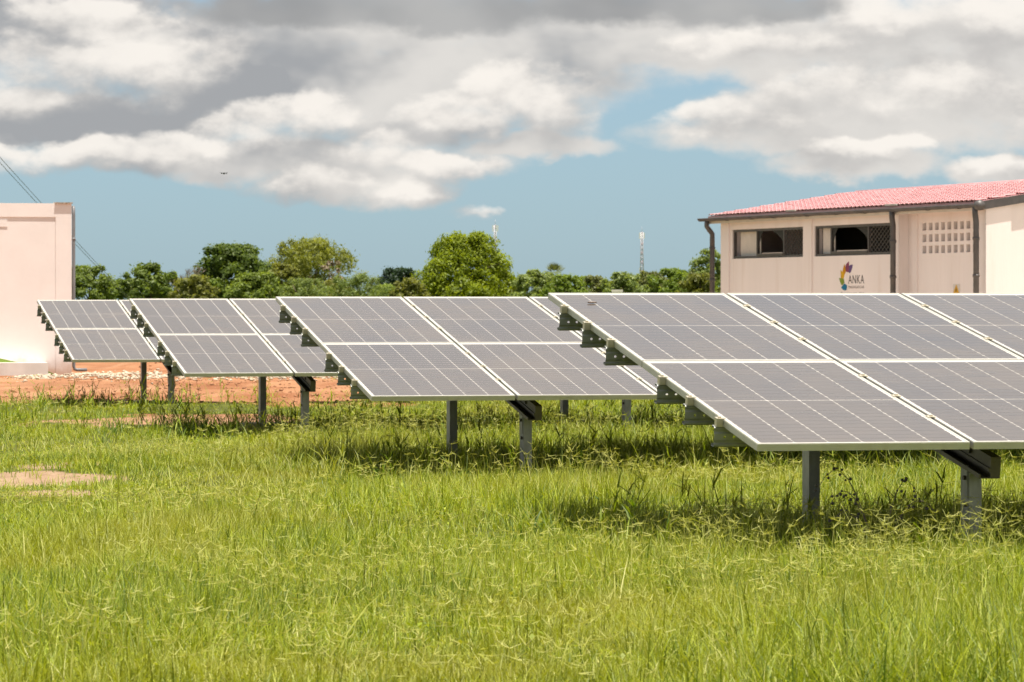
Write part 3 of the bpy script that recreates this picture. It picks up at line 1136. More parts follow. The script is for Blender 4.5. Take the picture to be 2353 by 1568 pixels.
def text(s, x0, x1, ytop, ybot, mat, parent, y=-0.004, ls=1.0):
    cu = bpy.data.curves.new('lettering', 'FONT')
    cu.body = s
    cu.space_character = ls
    tmp = bpy.data.objects.new('tmp', cu)
    COL.objects.link(tmp)
    dg = bpy.context.evaluated_depsgraph_get()
    me = bpy.data.meshes.new_from_object(tmp.evaluated_get(dg))
    bpy.data.objects.remove(tmp)
    co = np.array([v.co for v in me.vertices])
    lo, hi = co.min(0), co.max(0)
    s0, zt = wall_pt(*zp(x0, ytop))
    s1, _ = wall_pt(*zp(x1, ytop))
    _, zb = wall_pt(*zp(x0, ybot))
    for v in me.vertices:
        u = (v.co.x - lo[0]) / (hi[0] - lo[0])
        w = (v.co.y - lo[1]) / (hi[1] - lo[1])
        v.co = (s0 + u * (s1 - s0), y, zb + w * (zt - zb))
    me.materials.clear()
    me.materials.append(mat)
    return link('lettering', me, parent)


text('ANKA', 755, 1228, 812, 1068, M['ink'], logo, ls=1.1)
text('MADAGASCAR', 762, 1228, 1128, 1212, M['ink2'], logo, ls=1.1)
text('Empower the', 535, 1228, 1322, 1400, M['ink'], logo)

# yellow warning sign on the recessed wall
ws = at(2176, 664, 89.2)
WS = empty('warning_sign', (0, 0, 0))
WS.matrix_world = Matrix.Translation(BC) @ Matrix.Rotation(atan2(BD.y, BD.x), 4, 'Z')
s_, z_ = wall_pt(2177, 664)
s_ = s_ - 0.02
MB().box((s_ - 0.17, REC - 0.010, z_ - 0.30), (s_ + 0.17, REC - 0.001, z_ + 0.11)).obj('plate', M['board'], WS)
MB().prism([(s_ - 0.15, z_ - 0.10), (s_ + 0.15, z_ - 0.10), (s_, z_ + 0.10)], (1, 0, 0), (0, 0, 1), (0, -1, 0), (0, REC - 0.0105, 0), 0.003).obj('triangle', M['p_warn'], WS)
MB().prism([(s_ - 0.02, z_ - 0.065), (s_ + 0.03, z_ - 0.065), (s_ + 0.01, z_ - 0.02), (s_ + 0.03, z_ - 0.02), (s_ - 0.02, z_ + 0.05), (s_ - 0.0, z_ - 0.005), (s_ - 0.03, z_ - 0.005)],
           (1, 0, 0), (0, 0, 1), (0, -1, 0), (0, REC - 0.0138, 0), 0.002).obj('bolt_symbol', M['ink'], WS)
MB().box((s_ - 0.13, REC - 0.0135, z_ - 0.27), (s_ + 0.13, REC - 0.0105, z_ - 0.13)).obj('caption_strip', M['p_warn'], WS)
tag(WS, 'small yellow triangular warning sign on the wall below the pierced blocks', 'sign')

# ------------------------------------------------------------------ trees and bushes


def leaf_cloud(centres, radii, per, size, aspect=0.55, droop=0.0, up=0.5):
    """quads scattered in little balls round the centres"""
    n = len(centres) * per
    c = np.repeat(centres, per, 0)
    r = np.repeat(radii, per)
    d = RNG.normal(size=(n, 3))
    d /= np.linalg.norm(d, axis=1, keepdims=True)
    rad = RNG.random(n) ** 0.45
    p = c + d * (rad * r)[:, None] * np.array([1, 1, 0.8])
    nrm = d * 0.7 + RNG.normal(size=(n, 3)) * 0.5 + np.array([0, 0, up])
    nrm /= np.linalg.norm(nrm, axis=1, keepdims=True)
    a = np.cross(nrm, RNG.normal(size=(n, 3)))
    a[:, 2] -= droop * np.linalg.norm(a, axis=1)
    a /= np.linalg.norm(a, axis=1, keepdims=True)
    b_ = np.cross(nrm, a)
    b_ /= np.linalg.norm(b_, axis=1, keepdims=True)
    L_ = size * (0.6 + 0.8 * RNG.random(n))[:, None]
    a, b_ = a * L_, b_ * L_ * aspect
    v = np.stack([p - a, p - b_ * 0.9 + a * 0.1, p + a, p + b_ * 0.9 + a * 0.1], 1).reshape(-1, 3)
    tint = np.repeat(np.clip(RNG.normal(0.5, 0.22, n), 0, 1), 4)
    q = np.arange(n * 4).reshape(-1, 4)
    return v, q, tint


def tree(name, lab, cat, xc, ytop, halfw, Z, mat, ncl=90, per=70, leaf=0.16, form='round', droop=0.0, ybase=None, group=None, trunk_h=0.3, lean=0.0,
         fill=1.0, clr=0.36, aspect=0.55, trunkmat=None):
    top = at(xc, ytop, Z)
    w = halfw * Z / F
    H = top.z
    root = empty(name, (top.x, Z, 0), 0)
    tag(root, lab, cat, group)
    zc0 = H * trunk_h
    # cluster centres in an uneven envelope
    cs, rs = [], []
    sx, sy = random.uniform(0, 99), random.uniform(0, 99)
    for k in range(ncl):
        t = random.random() ** (0.85 if form == 'round' else 1.15)
        a = random.uniform(0, 2 * pi)
        if form == 'cone':
            e = (1 - 0.78 * t ** 2.1) * (0.92 + 0.08 * min(1, t * 5))
        else:
            e = (1 - abs(2 * t - 0.80) ** 2.6 * 0.62) if t < 0.40 else max(0.05, 1 - ((t - 0.40) / 0.62) ** 2.3) ** 0.62
        nzv = float(fbm(np.array(cos(a) * 2.3 + sx + t * 2.2), np.array(sin(a) * 2.3 + sy + t * 3.4), 2))
        rad = w * e * (0.56 + 0.98 * nzv) * (random.random() ** 0.33)
        cr = clr * w * random.uniform(0.34, 0.75)
        z = zc0 + (H - zc0) * t * (0.95 + 0.35 * (nzv - 0.5))
        cs.append(Vector((cos(a) * rad + lean * t * w, sin(a) * rad, min(z, H - cr * 0.6))))
        rs.append(cr)
    # one cluster exactly at the top so the height fits
    cs.append(Vector((lean * w + random.uniform(-.1, .1) * w, 0, H - 0.12 * w)))
    rs.append(0.13 * w)
    cs_ = np.array([tuple(c) for c in cs])
    v, q, t = leaf_cloud(cs_, np.array(rs), per, leaf, aspect, droop)
    # loose leaves give a ragged outline
    v2, q2, t2 = leaf_cloud(cs_, np.array(rs) * 1.6, max(6, per // 8), leaf * 0.8, aspect, droop)
    v = np.concatenate([v, v2])
    q = np.concatenate([q, q2 + len(v) - len(v2)])
    t = np.concatenate([t, t2])
    link('crown', np_mesh('crown', v, q, mat, {'tint': t}), root)
    tb = MB()
    r0 = 0.045 * w + 0.03
    ctr = Vector((lean * w * .5, 0, H * 0.55))
    tb.tube([(0, 0, -0.2), (0.05 * w, 0.02, H * 0.2), tuple(ctr)], [r0 * 1.3, r0, r0 * 0.55], 8)
    for k in range(7):
        c = cs[random.randrange(len(cs))]
        st = Vector((0.04 * w, 0.0, H * random.uniform(0.18, 0.4)))
        mid = st.lerp(c, 0.5) + Vector((0, 0, 0.08 * H))
        tb.tube([tuple(st), tuple(mid), tuple(c)], [r0 * 0.5, r0 * 0.3, r0 * 0.1], 5)
    tb.obj('trunk', trunkmat or M['bark'], root)
    return root


def fol(name, d, l, trans=0.48, ps=0.5):
    return leafmat(name, d + (1,), l + (1,), trans=trans, pscale=ps)


FM = dict(
    dark=fol('leaf_dark', (0.045, 0.080, 0.011), (0.155, 0.205, 0.036)),
    mid=fol('leaf_mid', (0.060, 0.098, 0.013), (0.205, 0.260, 0.044)),
    olive=fol('leaf_olive', (0.081, 0.092, 0.014), (0.243, 0.25, 0.046)),
    yellow=fol('leaf_yellow', (0.098, 0.121, 0.014), (0.301, 0.314, 0.051)),
    light=fol('leaf_light', (0.092, 0.132, 0.03), (0.275, 0.333, 0.096)),
    blue=fol('leaf_bluegreen', (0.021, 0.041, 0.023), (0.051, 0.09, 0.046)),
    tam=fol('leaf_feather', (0.066, 0.108, 0.002), (0.275, 0.325, 0.014)),
    dry=fol('leaf_dry', (0.127, 0.092, 0.057), (0.282, 0.218, 0.141), trans=0.15),
    bright=fol('leaf_bright', (0.086, 0.138, 0.013), (0.243, 0.314, 0.044)),
    grey=fol('leaf_greygreen', (0.086, 0.103, 0.032), (0.23, 0.25, 0.09)),
)
TG = 'trees in the belt behind the arrays'
T = tree
T('mango_tree', 'dark green tree directly right of the cream building', 'tree', 205, 612, 62, 230, FM['mid'], 110, 70, 0.11, group=TG)
T('broadleaf_tree', 'rounded mid-green tree with a small tuft on top, above the third array', 'tree', 345, 606, 58, 250, FM['mid'], 110, 70, 0.12, group=TG)
T('olive_bush', 'low yellow-brown bush left of the big domed dark tree', 'bush', 448, 632, 56, 235, FM['olive'], 70, 70, 0.11, group=TG)
T('domed_tree', 'big dark green domed tree left of the feathery yellow-green tree', 'tree', 530, 563, 84, 285, FM['dark'], 170, 80, 0.15, group=TG)
T('feathery_tree', 'tall yellow-green drooping tree with brown dead growth at its right', 'tree', 712, 549, 92, 290, FM['yellow'], 190, 80, 0.13, droop=0.8, group=TG, aspect=0.35)
T('dead_bush', 'brown withered growth hanging under the yellow-green drooping tree', 'bush', 760, 600, 34, 278, FM['dry'], 30, 34, 0.10, group=TG, trunkmat=M['twig'])
T('round_tree', 'dark green tree in front of the big domed tree', 'tree', 582, 628, 62, 232, FM['mid'], 100, 75, 0.11, group=TG)
T('round_tree', 'small orange-tipped green tree between the dome and the feathery tree', 'tree', 648, 606, 42, 245, FM['olive'], 70, 70, 0.11, group=TG)
T('light_shrub', 'pale green shrub behind the left end of the second array', 'bush', 700, 640, 52, 190, FM['light'], 80, 80, 0.075, aspect=0.3, group=TG)
T('light_shrub', 'pale green shrub right of the feathery tree, wider of the two', 'bush', 828, 630, 64, 195, FM['light'], 100, 80, 0.08, aspect=0.3, group=TG)
T('far_tree', 'distant blue-dark domed tree left of the big cone-shaped tree', 'tree', 912, 617, 50, 430, FM['blue'], 90, 70, 0.2, group=TG)
T('olive_bush', 'olive bush between the distant dark tree and the big cone-shaped tree', 'bush', 942, 640, 46, 210, FM['olive'], 70, 70, 0.09, group=TG)
T('tamarind_tree', 'large cone-shaped feathery green tree behind the second array', 'tree', 1075, 535, 120, 240, FM['tam'], 600, 62, 0.13, form='cone', droop=0.35, group=TG, trunk_h=0.10, clr=0.27, aspect=0.36)
T('grey_bush', 'grey-green bush just right of the big cone-shaped tree', 'bush', 1222, 620, 50, 235, FM['light'], 80, 70, 0.10, group=TG)
T('leafy_bush', 'bright green bush under the fan palm', 'bush', 1298, 632, 52, 232, FM['bright'], 80, 70, 0.10, group=TG)
T('grey_bush', 'low grey-green bush left of the pale pillar', 'bush', 1372, 634, 46, 236, FM['grey'], 70, 70, 0.10, group=TG)
T('leafy_bush', 'green bush behind the pale pillar', 'bush', 1430, 626, 52, 230, FM['light'], 80, 70, 0.10, group=TG)
T('grey_bush', 'grey-green bush below the right lattice mast', 'bush', 1490, 624, 50, 238, FM['grey'], 80, 70, 0.10, group=TG)
T('leafy_bush', 'bright green bush right of the right lattice mast', 'bush', 1550, 618, 50, 232, FM['bright'], 80, 70, 0.10, group=TG)
T('corner_tree', 'tall loose light green tree touching the far corner of the red-roofed building', 'tree', 1628, 573, 48, 215, FM['light'], 110, 70, 0.085, group=TG)
T('leafy_bush', 'low olive bush at the foot of the red-roofed building far corner', 'bush', 1605, 628, 48, 190, FM['olive'], 70, 70, 0.09, group=TG)
HED = [
    (255, 646, 60, 'mid', 'low green bush right of the dark tree beside the cream building'),
    (298, 640, 62, 'light', 'low light green bush left of the tufted tree, where the cables end'),
    (398, 630, 46, 'olive', 'low olive bush at the right foot of the tufted tree'),
    (490, 640, 62, 'bright', 'low yellowish bush at the foot of the big domed dark tree'),
    (545, 650, 56, 'light', 'low light green bush in front of the big domed dark tree'),
    (625, 648, 62, 'mid', 'low dark bush below the small orange-tipped tree'),
    (765, 646, 62, 'olive', 'low olive bush below the brown withered growth'),
    (880, 652, 56, 'bright', 'low bright bush below the distant blue-dark tree'),
    (930, 656, 56, 'grey', 'low grey-green bush just left of the big cone-shaped tree'),
    (1175, 640, 58, 'olive', 'low olive bush at the right foot of the big cone-shaped tree'),
    (1240, 628, 50, 'mid', 'low dark green bush left of the fan palm'),
    (1335, 636, 50, 'bright', 'low bright green bush right of the fan palm'),
    (1400, 646, 66, 'olive', 'low olive bush just left of the pale pillar'),
    (1462, 630, 46, 'light', 'low light green bush right of the pale pillar'),
    (1520, 640, 66, 'olive', 'low olive bush right of the lone lattice mast'),
    (1580, 622, 46, 'mid', 'low green bush left of the tall loose tree by the red-roofed building'),
    (1645, 632, 56, 'bright', 'low bright bush against the far corner downpipe of the red-roofed building'),
]
for k, (x, yt, hw, mk, lb_) in enumerate(HED):
    T('hedge_bush', lb_, 'bush', x, yt, hw, 268 + (k % 5) * 5, FM[mk], 85, 60, 0.13, group='low bushes filling the tree belt', trunk_h=0.05)

# fan palm crown showing over the bushes
pal = at(1276, 634, 250)
PR = empty('fan_palm', (pal.x, 250, 0))
tag(PR, 'fan palm with stiff grey-green fronds rising over the bushes', 'palm', TG)
MB().tube([(0, 0, -0.2), (0.05, 0, 1.5), (0, 0, pal.z)], [0.16, 0.13, 0.12], 8).obj('trunk', M['bark'], PR)
for k in range(26):
    a = random.uniform(0, 2 * pi)
    e = random.uniform(-0.3, 1.5)
    d = Vector((cos(a) * cos(e), sin(a) * cos(e), sin(e)))
    side = d.cross(Vector((0, 0, 1))).normalized()
    upv = side.cross(d)
    vs, fs = [], []
    hub = Vector((0, 0, pal.z)) + d * 0.35
    for j in range(9):
        th = (j - 4) * 0.23
        dd = d * cos(th) + side * sin(th)
        tip = hub + dd * random.uniform(0.50, 0.68)
        b0 = len(vs)
        wv = side * cos(th) * 0.028 - d * sin(th) * 0.028
        vs += [hub, hub + dd * .35 + wv, tip, hub + dd * .35 - wv]
        fs.append((b0, b0 + 1, b0 + 2, b0 + 3))
    me = np_mesh('frond', np.array([tuple(q) for q in vs]), np.array(fs), FM['grey'], {'tint': np.full(len(vs), random.uniform(.2, .8))})
    link('frond', me, PR)

# leafless tree
dt0 = at(420, 612, 262)
DT = empty('bare_tree', (dt0.x, 262, 0))
tag(DT, 'leafless grey-brown tree between the tufted tree and the domed tree', 'tree', TG)
tb = MB()


def branch(p, d, L_, r, lev):
    q = p + d * L_
    tb.tube([tuple(p), tuple(p.lerp(q, .5) + Vector((random.uniform(-.05, .05), random.uniform(-.05, .05), 0)) * L_), tuple(q)], [r, r * .8, r * .55], 4 if lev else 6, caps=False)
    if lev < 5:
        for _ in range(3):
            nd = (d + Vector((random.uniform(-.7, .7), random.uniform(-.7, .7), random.uniform(-.15, .55)))).normalized()
            branch(q, nd, L_ * random.uniform(.6, .8), max(r * .55, .012), lev + 1)


branch(Vector((0, 0, -0.1)), Vector((0, 0, 1)), dt0.z * 0.33, 0.10, 0)
tb.obj('trunk', M['twig'], DT)

# ------------------------------------------------------------------ masts


def mast(lab, xc, ytop, Z, wbase, wtop, ants):
    top = at(xc, ytop, Z)
    root = empty('lattice_mast', (top.x, Z, 0))
    tag(root, lab, 'mast', 'telecom masts on the horizon')
    H = top.z
    n = 16
    legs = []
    for k in range(4):
        a = pi / 4 + k * pi / 2
        legs.append((cos(a), sin(a)))
    rr = lambda z: (wbase + (wtop - wbase) * min(1, z / (H * .7))) * 0.7
    for k, (a, b_) in enumerate(legs):
        MB().tube([(a * rr(0), b_ * rr(0), 0), (a * rr(H * .7), b_ * rr(H * .7), H * .7), (a * rr(H), b_ * rr(H), H)], 0.15, 5).obj('leg', M['tower'], root)
    for sec in range(n):
        z0, z1 = H * sec / n, H * (sec + 1) / n
        mb_ = MB()
        for k in range(4):
            a, c = legs[k], legs[(k + 1) % 4]
            mb_.tube([(a[0] * rr(z0), a[1] * rr(z0), z0), (c[0] * rr(z1), c[1] * rr(z1), z1)], 0.07, 4)
            mb_.tube([(c[0] * rr(z0), c[1] * rr(z0), z0), (a[0] * rr(z1), a[1] * rr(z1), z1)], 0.07, 4)
            mb_.tube([(c[0] * rr(z1), c[1] * rr(z1), z1), (a[0] * rr(z1), a[1] * rr(z1), z1)], 0.06, 4)
        mb_.obj('bracing', M['towerred'] if sec % 2 else M['tower'], root)
    for dx, dz, h in ants:
        MB().box((dx - 0.22, -0.5, H - dz), (dx + 0.22, -0.25, H - dz + h)).obj('antenna_panel', M['antenna'], root)
        MB().tube([(0, 0, H - dz + h / 2), (dx, -0.35, H - dz + h / 2)], 0.06, 5).obj('antenna_arm', M['tower'], root)
    MB().tube([(0, 0, H - 0.5), (0, 0, H + 2.2)], 0.05, 5).obj('lightning_rod', M['tower'], root)


mast('pale lattice telecom mast showing above the big cone-shaped tree', 1138, 518, 1400, 1.9, 0.75, ((-0.9, 2.4, 2.4), (0.9, 2.4, 2.4), (0.3, 2.2, 2.2), (0.8, 6.5, 1.4), (-0.9, 9.5, 1.3)))
mast('pink-grey lattice telecom mast standing alone left of the red-roofed building', 1475, 534, 1500, 2.4, 0.85, ((-0.9, 2.6, 2.4), (0.9, 2.6, 2.4), (-0.2, 2.4, 2.2), (-0.8, 16, 1.8), (0.9, 17, 1.5)))

# ------------------------------------------------------------------ drone
dr = at(515, 399, 150.0)
DR = empty('drone', dr, 0.15)
tag(DR, 'tiny dark quadcopter drone hovering below the clouds at the left', 'drone')
body = MB().prism([(-.045, -.02), (-.02, -.035), (.02, -.035), (.045, -.02), (.045, .02), (.02, .032), (-.02, .032), (-.045, .02)], (1, 0, 0), (0, 0, 1), (0, 1, 0), (0, -.06, 0), .12)
body.obj('body', M['drone'], DR)
for sx in (-1, 1):
    for sy in (-1, 1):
        a = MB().tube([(sx * .03, sy * .03, 0), (sx * .11, sy * .09, .015)], [.010, .007], 6).tube([(sx * .11, sy * .09, -.02), (sx * .11, sy * .09, .03)], .011, 6).obj('arm', M['drone'], DR)
        MB().box((sx * .11 - .06, sy * .09 - .006, .031), (sx * .11 + .06, sy * .09 + .006, .034)).obj('rotor_blade', M['drone'], a)

# ------------------------------------------------------------------ stay cables at the left


def cable(lab, a, c, sag):
    A, C = Vector(a), Vector(c)
    pts = []
    for k in range(25):
        t = k / 24
        q = A.lerp(C, t)
        q.z -= sag * 4 * t * (1 - t)
        pts.append(tuple(q))
    tag(MB().tube(pts, 0.011, 5).obj('stay_cable', M['cable'], None), lab, 'cable', 'stay cables at the left')


ga = at(345, 735, 190)
cable('upper of two thin cables slanting down behind the cream building', at(-230, 103, 120), ga, 0.12)
cable('lower of two thin cables slanting down behind the cream building', at(-230, 118, 120), at(343, 736, 190), 0.16)
pt0 = at(-230, 103, 120)
PO = empty('cable_pole', (pt0.x, 120, 0))
tag(PO, 'wooden pole carrying the two stay cables, left of the cream building', 'pole')
MB().tube([(0, 0, -0.5), (0, 0, pt0.z + 0.3)], [0.16, 0.11], 10).obj('shaft', M['bark'], PO)
MB().box((-0.6, -0.05, pt0.z - 0.05), (0.6, 0.05, pt0.z + 0.06)).obj('crossarm', M['bark'], PO)

# ------------------------------------------------------------------ pale pillar far behind
pp = at(1418, 666, 130)
PP = empty('gate_pillar', (pp.x, 130, 0))
tag(PP, 'pale concrete pillar top peeping over the nearest array', 'pillar')
wpp = 22 * 130 / F / 2
MB().box((-wpp, -wpp, -0.2), (wpp, wpp, pp.z - 0.08)).obj('shaft', M['wall'], PP)
MB().box((-wpp - .03, -wpp - .03, pp.z - 0.08), (wpp + .03, wpp + .03, pp.z)).obj('cap', M['board'], PP)

# ------------------------------------------------------------------ gravel and clods


def stones(name, lab, cat, n, fx, size, mat):
    ico = bmesh.new()
    bmesh.ops.create_icosphere(ico, subdivisions=1, radius=1.0)
    base = np.array([v.co[:] for v in ico.verts])
    fcs = np.array([[v.index for v in f.verts] for f in ico.faces])
    ico.free()
    P = fx(n)
    n = len(P)
    s = size * (0.5 + RNG.random(n) ** 2 * 1.3)
    sc = s[:, None] * (0.7 + 0.6 * RNG.random((n, 3)))
    sc[:, 2] *= 0.7
    jit = 1 + 0.35 * (RNG.random((n, len(base), 1)) - 0.5)
    vs = P[:, None, :] + base[None] * jit * sc[:, None, :]
    fs = (fcs[None] + (np.arange(n) * len(base))[:, None, None]).reshape(-1, 3)
    me = np_mesh(name, vs.reshape(-1, 3), np.zeros((0, 4), np.int32), mat, None, fs)
    return tag(link(name, me), lab, cat, kind='stuff')


def gravel_pts(n):
    x = RNG.uniform(-8.6, 4.5, n)
    y = 66.6 + RNG.normal(0, 1.8, n) + 0.23 * (x + 7.8) - 0.5
    keep = ~((x < -7.85) & (y > 66.3))
    x, y = x[keep], y[keep]
    return np.stack([x, y, ground_z(x, y) + 0.012], -1)


stones('gravel', 'band of pale gravel along the foot of the cream building', 'gravel', 6000, gravel_pts, 0.024, M['stone'])


def clod_pts(n):
    x = RNG.uniform(-7.5, 3.5, n)
    y = RNG.uniform(43, 66, n)
    e = earth_mask(x, y)
    keep = (e > 0.7) & (fbm(x * .8, y * .5, 3) > 0.50)
    x, y = x[keep], y[keep]
    return np.stack([x, y, ground_z(x, y) + 0.006], -1)


stones('soil_clods', 'loose reddish clods scattered over the bare earth', 'soil', 4200, clod_pts, 0.019, M['clod'])


def heap_pts(n):
    x = RNG.uniform(-7.3, 2.0, n)
    y = RNG.normal(76.6, 1.5, n)
    return np.stack([x, y, ground_z(x, y) + 0.01], -1)


stones('heap_clods', 'lumpy orange soil heaped behind the gravel band', 'soil', 1500, heap_pts, 0.06, M['clod'])

# ------------------------------------------------------------------ grass
R = random


def rt(m, s_=0.2):
    return min(1, max(0, R.gauss(m, s_)))


class Acc:
    def __init__(s):
        s.v, s.q, s.t, s.tint, s.straw, s.n = [], [], [], [], [], 0

    def put(s, v, q, t, tint, straw):
        s.v.append(v)
        if q is not None:
            s.q.append(q + s.n)
        if t is not None:
            s.t.append(t + s.n)
        s.tint.append(tint)
        s.straw.append(straw)
        s.n += len(v)

    def mesh(s, name, mat):
        z3 = [np.zeros((0, 3), np.int32)]
        z4 = [np.zeros((0, 4), np.int32)]
        return np_mesh(name, np.concatenate(s.v), np.concatenate(z4 + s.q), mat,
                       {'tint': np.concatenate(s.tint), 'straw': np.concatenate(s.straw)}, np.concatenate(z3 + s.t))

    def blades(s, P, az, lean, L_, w, curl, tint, straw, seg=2, twist=0.6):
        n = len(P)
        if not n:
            return
        d = np.stack([np.cos(az), np.sin(az), az * 0], -1)
        tw = az + RNG.uniform(-twist, twist, n)
        sd = np.stack([-np.sin(tw), np.cos(tw), az * 0], -1)
        rows = []
        for i in range(seg + 1):
            t = i / seg
            h = L_ * (t * np.cos(lean) - curl * t * t)
            h = np.maximum(h, 0.004) if i else h * 0 - 0.02
            r = L_ * (t * np.sin(lean) + curl * 0.7 * t * t)
            c = P + d * r[:, None]
            c[:, 2] += h
            if i < seg:
                ww = (w * (1 - t) ** 0.6 * 0.5)[:, None]
                rows += [c - sd * ww, c + sd * ww]
            else:
                rows.append(c)
        k = 2 * seg + 1
        v = np.stack(rows, 1).reshape(-1, 3)
        b0 = (np.arange(n) * k)[:, None]
        q = np.concatenate([b0 + np.array([[2 * i, 2 * i + 1, 2 * i + 3, 2 * i + 2]]) for i in range(seg - 1)]) if seg > 1 else None
        t = b0 + np.array([[k - 3, k - 2, k - 1]])
        s.put(v, q, t, np.repeat(tint, k), np.repeat(straw, k))

    def bars(s, A, B, w, tint, straw, tip=0.6):
        n = len(A)
        if not n:
            return
        sd = np.cross(B - A, RNG.normal(size=(n, 3)))
        sd = sd / (np.linalg.norm(sd, axis=1, keepdims=True) + 1e-9) * (w * 0.5)[:, None]
        v = np.stack([A - sd, A + sd, B + sd * tip, B - sd * tip], 1).reshape(-1, 3)
        s.put(v, np.arange(n * 4).reshape(-1, 4), None, np.repeat(tint, 4), np.repeat(straw, 4))

    def leaves(s, P, az, el, L_, w, tint):
        n = len(P)
        if not n:
            return
        d = np.stack([np.cos(az) * np.cos(el), np.sin(az) * np.cos(el), np.sin(el)], -1) * L_[:, None]
        sd = np.stack([-np.sin(az), np.cos(az), az * 0], -1) * (w * 0.5)[:, None]
        tip = P + d
        tip[:, 2] -= 0.2 * L_
        v = np.stack([P, P + d * .45 + sd, tip, P + d * .45 - sd], 1).reshape(-1, 3)
        s.put(v, np.arange(n * 4).reshape(-1, 4), None, np.repeat(tint, 4), np.zeros(n * 4))


def spots(n, y0, y1, keepf, xm=0.150):
    """ground points over the wedge in front of the camera, a little wider than the view"""
    y = np.sqrt(RNG.uniform(y0 ** 2, y1 ** 2, n))
    x = RNG.uniform(-1, 1, n) * (y * xm + 0.25)
    k = keepf(x, y) > RNG.random(n)
    return x[k], y[k]


def green(x, y):
    return 1 - earth_mask(x, y)


def height_field(x, y):
    """long in the foreground and round the arrays, short at the left"""
    n = fbm(x * 0.7 + 40, y * 0.35 + 11, 3)
    h = 0.58 + 0.75 * sstep(n, 0.35, 0.68)
    short = sstep(y, 22, 24.5) * (1 - sstep(y, 46.0, 48)) * (1 - sstep(x + y * 0.035, -1.4, -0.2))
    short = short * (1 - 0.9 * sstep(y, 33.5, 35.5) * (1 - sstep(x + y * .02, -3.6, -3.1)))
    h = h * (1 - 0.60 * short)
    far = sstep(y, 36, 38) * (1 - sstep(x, -0.5, 1.5))
    return h * (1 - 0.40 * far)


def patchy(lo, hi, a=1.1, off=0.0):
    def f(x, y):
        return green(x, y) * sstep(fbm(x * a + off, y * a * .6 + off * 2, 3), lo, hi)
    return f


def under(x, y):
    m = x * 0
    for (ax, ay), _ in ARRAYS:
        u = (x - ax) * cos(ROW_YAW) + (y - ay) * sin(ROW_YAW)
        v = -(x - ax) * sin(ROW_YAW) + (y - ay) * cos(ROW_YAW)
        m = np.maximum(m, sstep(u, -0.9, 0.1) * sstep(v, -.9, .3) * (1 - sstep(v, 2.6, 4.2)))
    return m * green(x, y)


def edge(x, y):
    e = earth_mask(x, y)
    return (e > .08) * (e < .92) * sstep(fbm(x * 1.3, y * 1.3, 2), .35, .6) * (y > 38)


GA = Acc()
one = lambda x, y: x * 0 + 1.0


def tufts(n, y0, y1, keepf, per, Lr, leanr, wr, curlr, tint, strawp, spread, hs=height_field, seg=2, upright=0.0):
    cx, cy_ = spots(n, y0, y1, keepf)
    m = len(cx)
    h = np.repeat(hs(cx, cy_) * RNG.uniform(.8, 1.25, m), per)
    ct = np.repeat(RNG.normal(tint, .24, m), per)
    N = m * per
    x = np.repeat(cx, per) + RNG.normal(0, spread, N)
    y = np.repeat(cy_, per) + RNG.normal(0, spread, N)
    P = np.stack([x, y, ground_z(x, y)], -1)
    st = np.where(RNG.random(N) < strawp, RNG.uniform(.35, .95, N), RNG.uniform(0, .12, N))
    GA.blades(P, RNG.uniform(0, 2 * pi, N), RNG.uniform(*leanr, N), RNG.uniform(*Lr, N) * h, RNG.uniform(*wr, N), RNG.uniform(*curlr, N),
              np.clip(ct + RNG.normal(0, .22, N), 0, 1), st, seg)


def beside(n, y0, y1, keepf):
    y = np.sqrt(RNG.uniform(y0 ** 2, y1 ** 2, n))
    x = np.where(RNG.random(n) < .5, -1, 1) * (y * .150 + .25 + RNG.uniform(0, 1.9, n))
    k = keepf(x, y) > RNG.random(n)
    return x[k], y[k]


_in = spots
spots = beside          # the same turf goes on just outside the frame
tufts(5200, 11.0, 20, green, 13, (.07, .18), (.1, 1.1), (.005, .009), (0, .4), .5, .13, .07)
tufts(4200, 20, 40, green, 12, (.08, .22), (.1, 1.0), (.007, .011), (0, .4), .5, .13, .09)
spots = _in
tufts(12500, 11.8, 20, green, 14, (.07, .18), (.1, 1.15), (.0036, .0068), (0, .4), .5, .13, .055)
tufts(9800, 20, 32, green, 14, (.07, .18), (.1, 1.0), (.0048, .0082), (0, .4), .5, .13, .075)
tufts(8600, 32, 54, green, 12, (.08, .22), (.1, .9), (.007, .012), (0, .4), .45, .12, .11)
tufts(4200, 11.8, 20, patchy(.33, .66, 1.2, 3), 10, (.11, .25), (.05, .7), (.004, .008), (0, .5), .40, .10, .05, seg=3)
tufts(3200, 20, 34, patchy(.36, .66, .9, 5), 10, (.12, .26), (.05, .65), (.0045, .008), (0, .5), .40, .10, .06)
tufts(2600, 34, 54, patchy(.40, .68, .8, 7), 8, (.12, .27), (.05, .6), (.006, .010), (0, .5), .35, .08, .07)
tufts(4200, 15, 50, lambda x, y: under(x, y) * sstep(fbm(x * .9, y * .6, 3), .25, .6), 10, (.14, .32), (.05, .8), (.006, .011), (0, .5), .22, .04, .07, hs=lambda x, y: x * 0 + 1.0)
tufts(2600, 11.8, 32, patchy(.42, .72, .8, 23), 6, (.08, .26), (.8, 1.45), (.003, .005), (0, .15), .5, 1.0, .10, hs=one)
tufts(3000, 20, 44, lambda x, y: earth_mask(x, y) * .75 * (y < 43) * sstep(fbm(x * 2.6, y * 1.5, 3), .42, .6), 7, (.05, .12), (.1, 1.0), (.005, .008), (0, .4), .5, .2, .05, hs=one)
tufts(1200, 11.8, 34, green, 2, (.20, .34), (.1, .8), (.004, .008), (0, .35), .35, .35, .03, hs=one, seg=3)
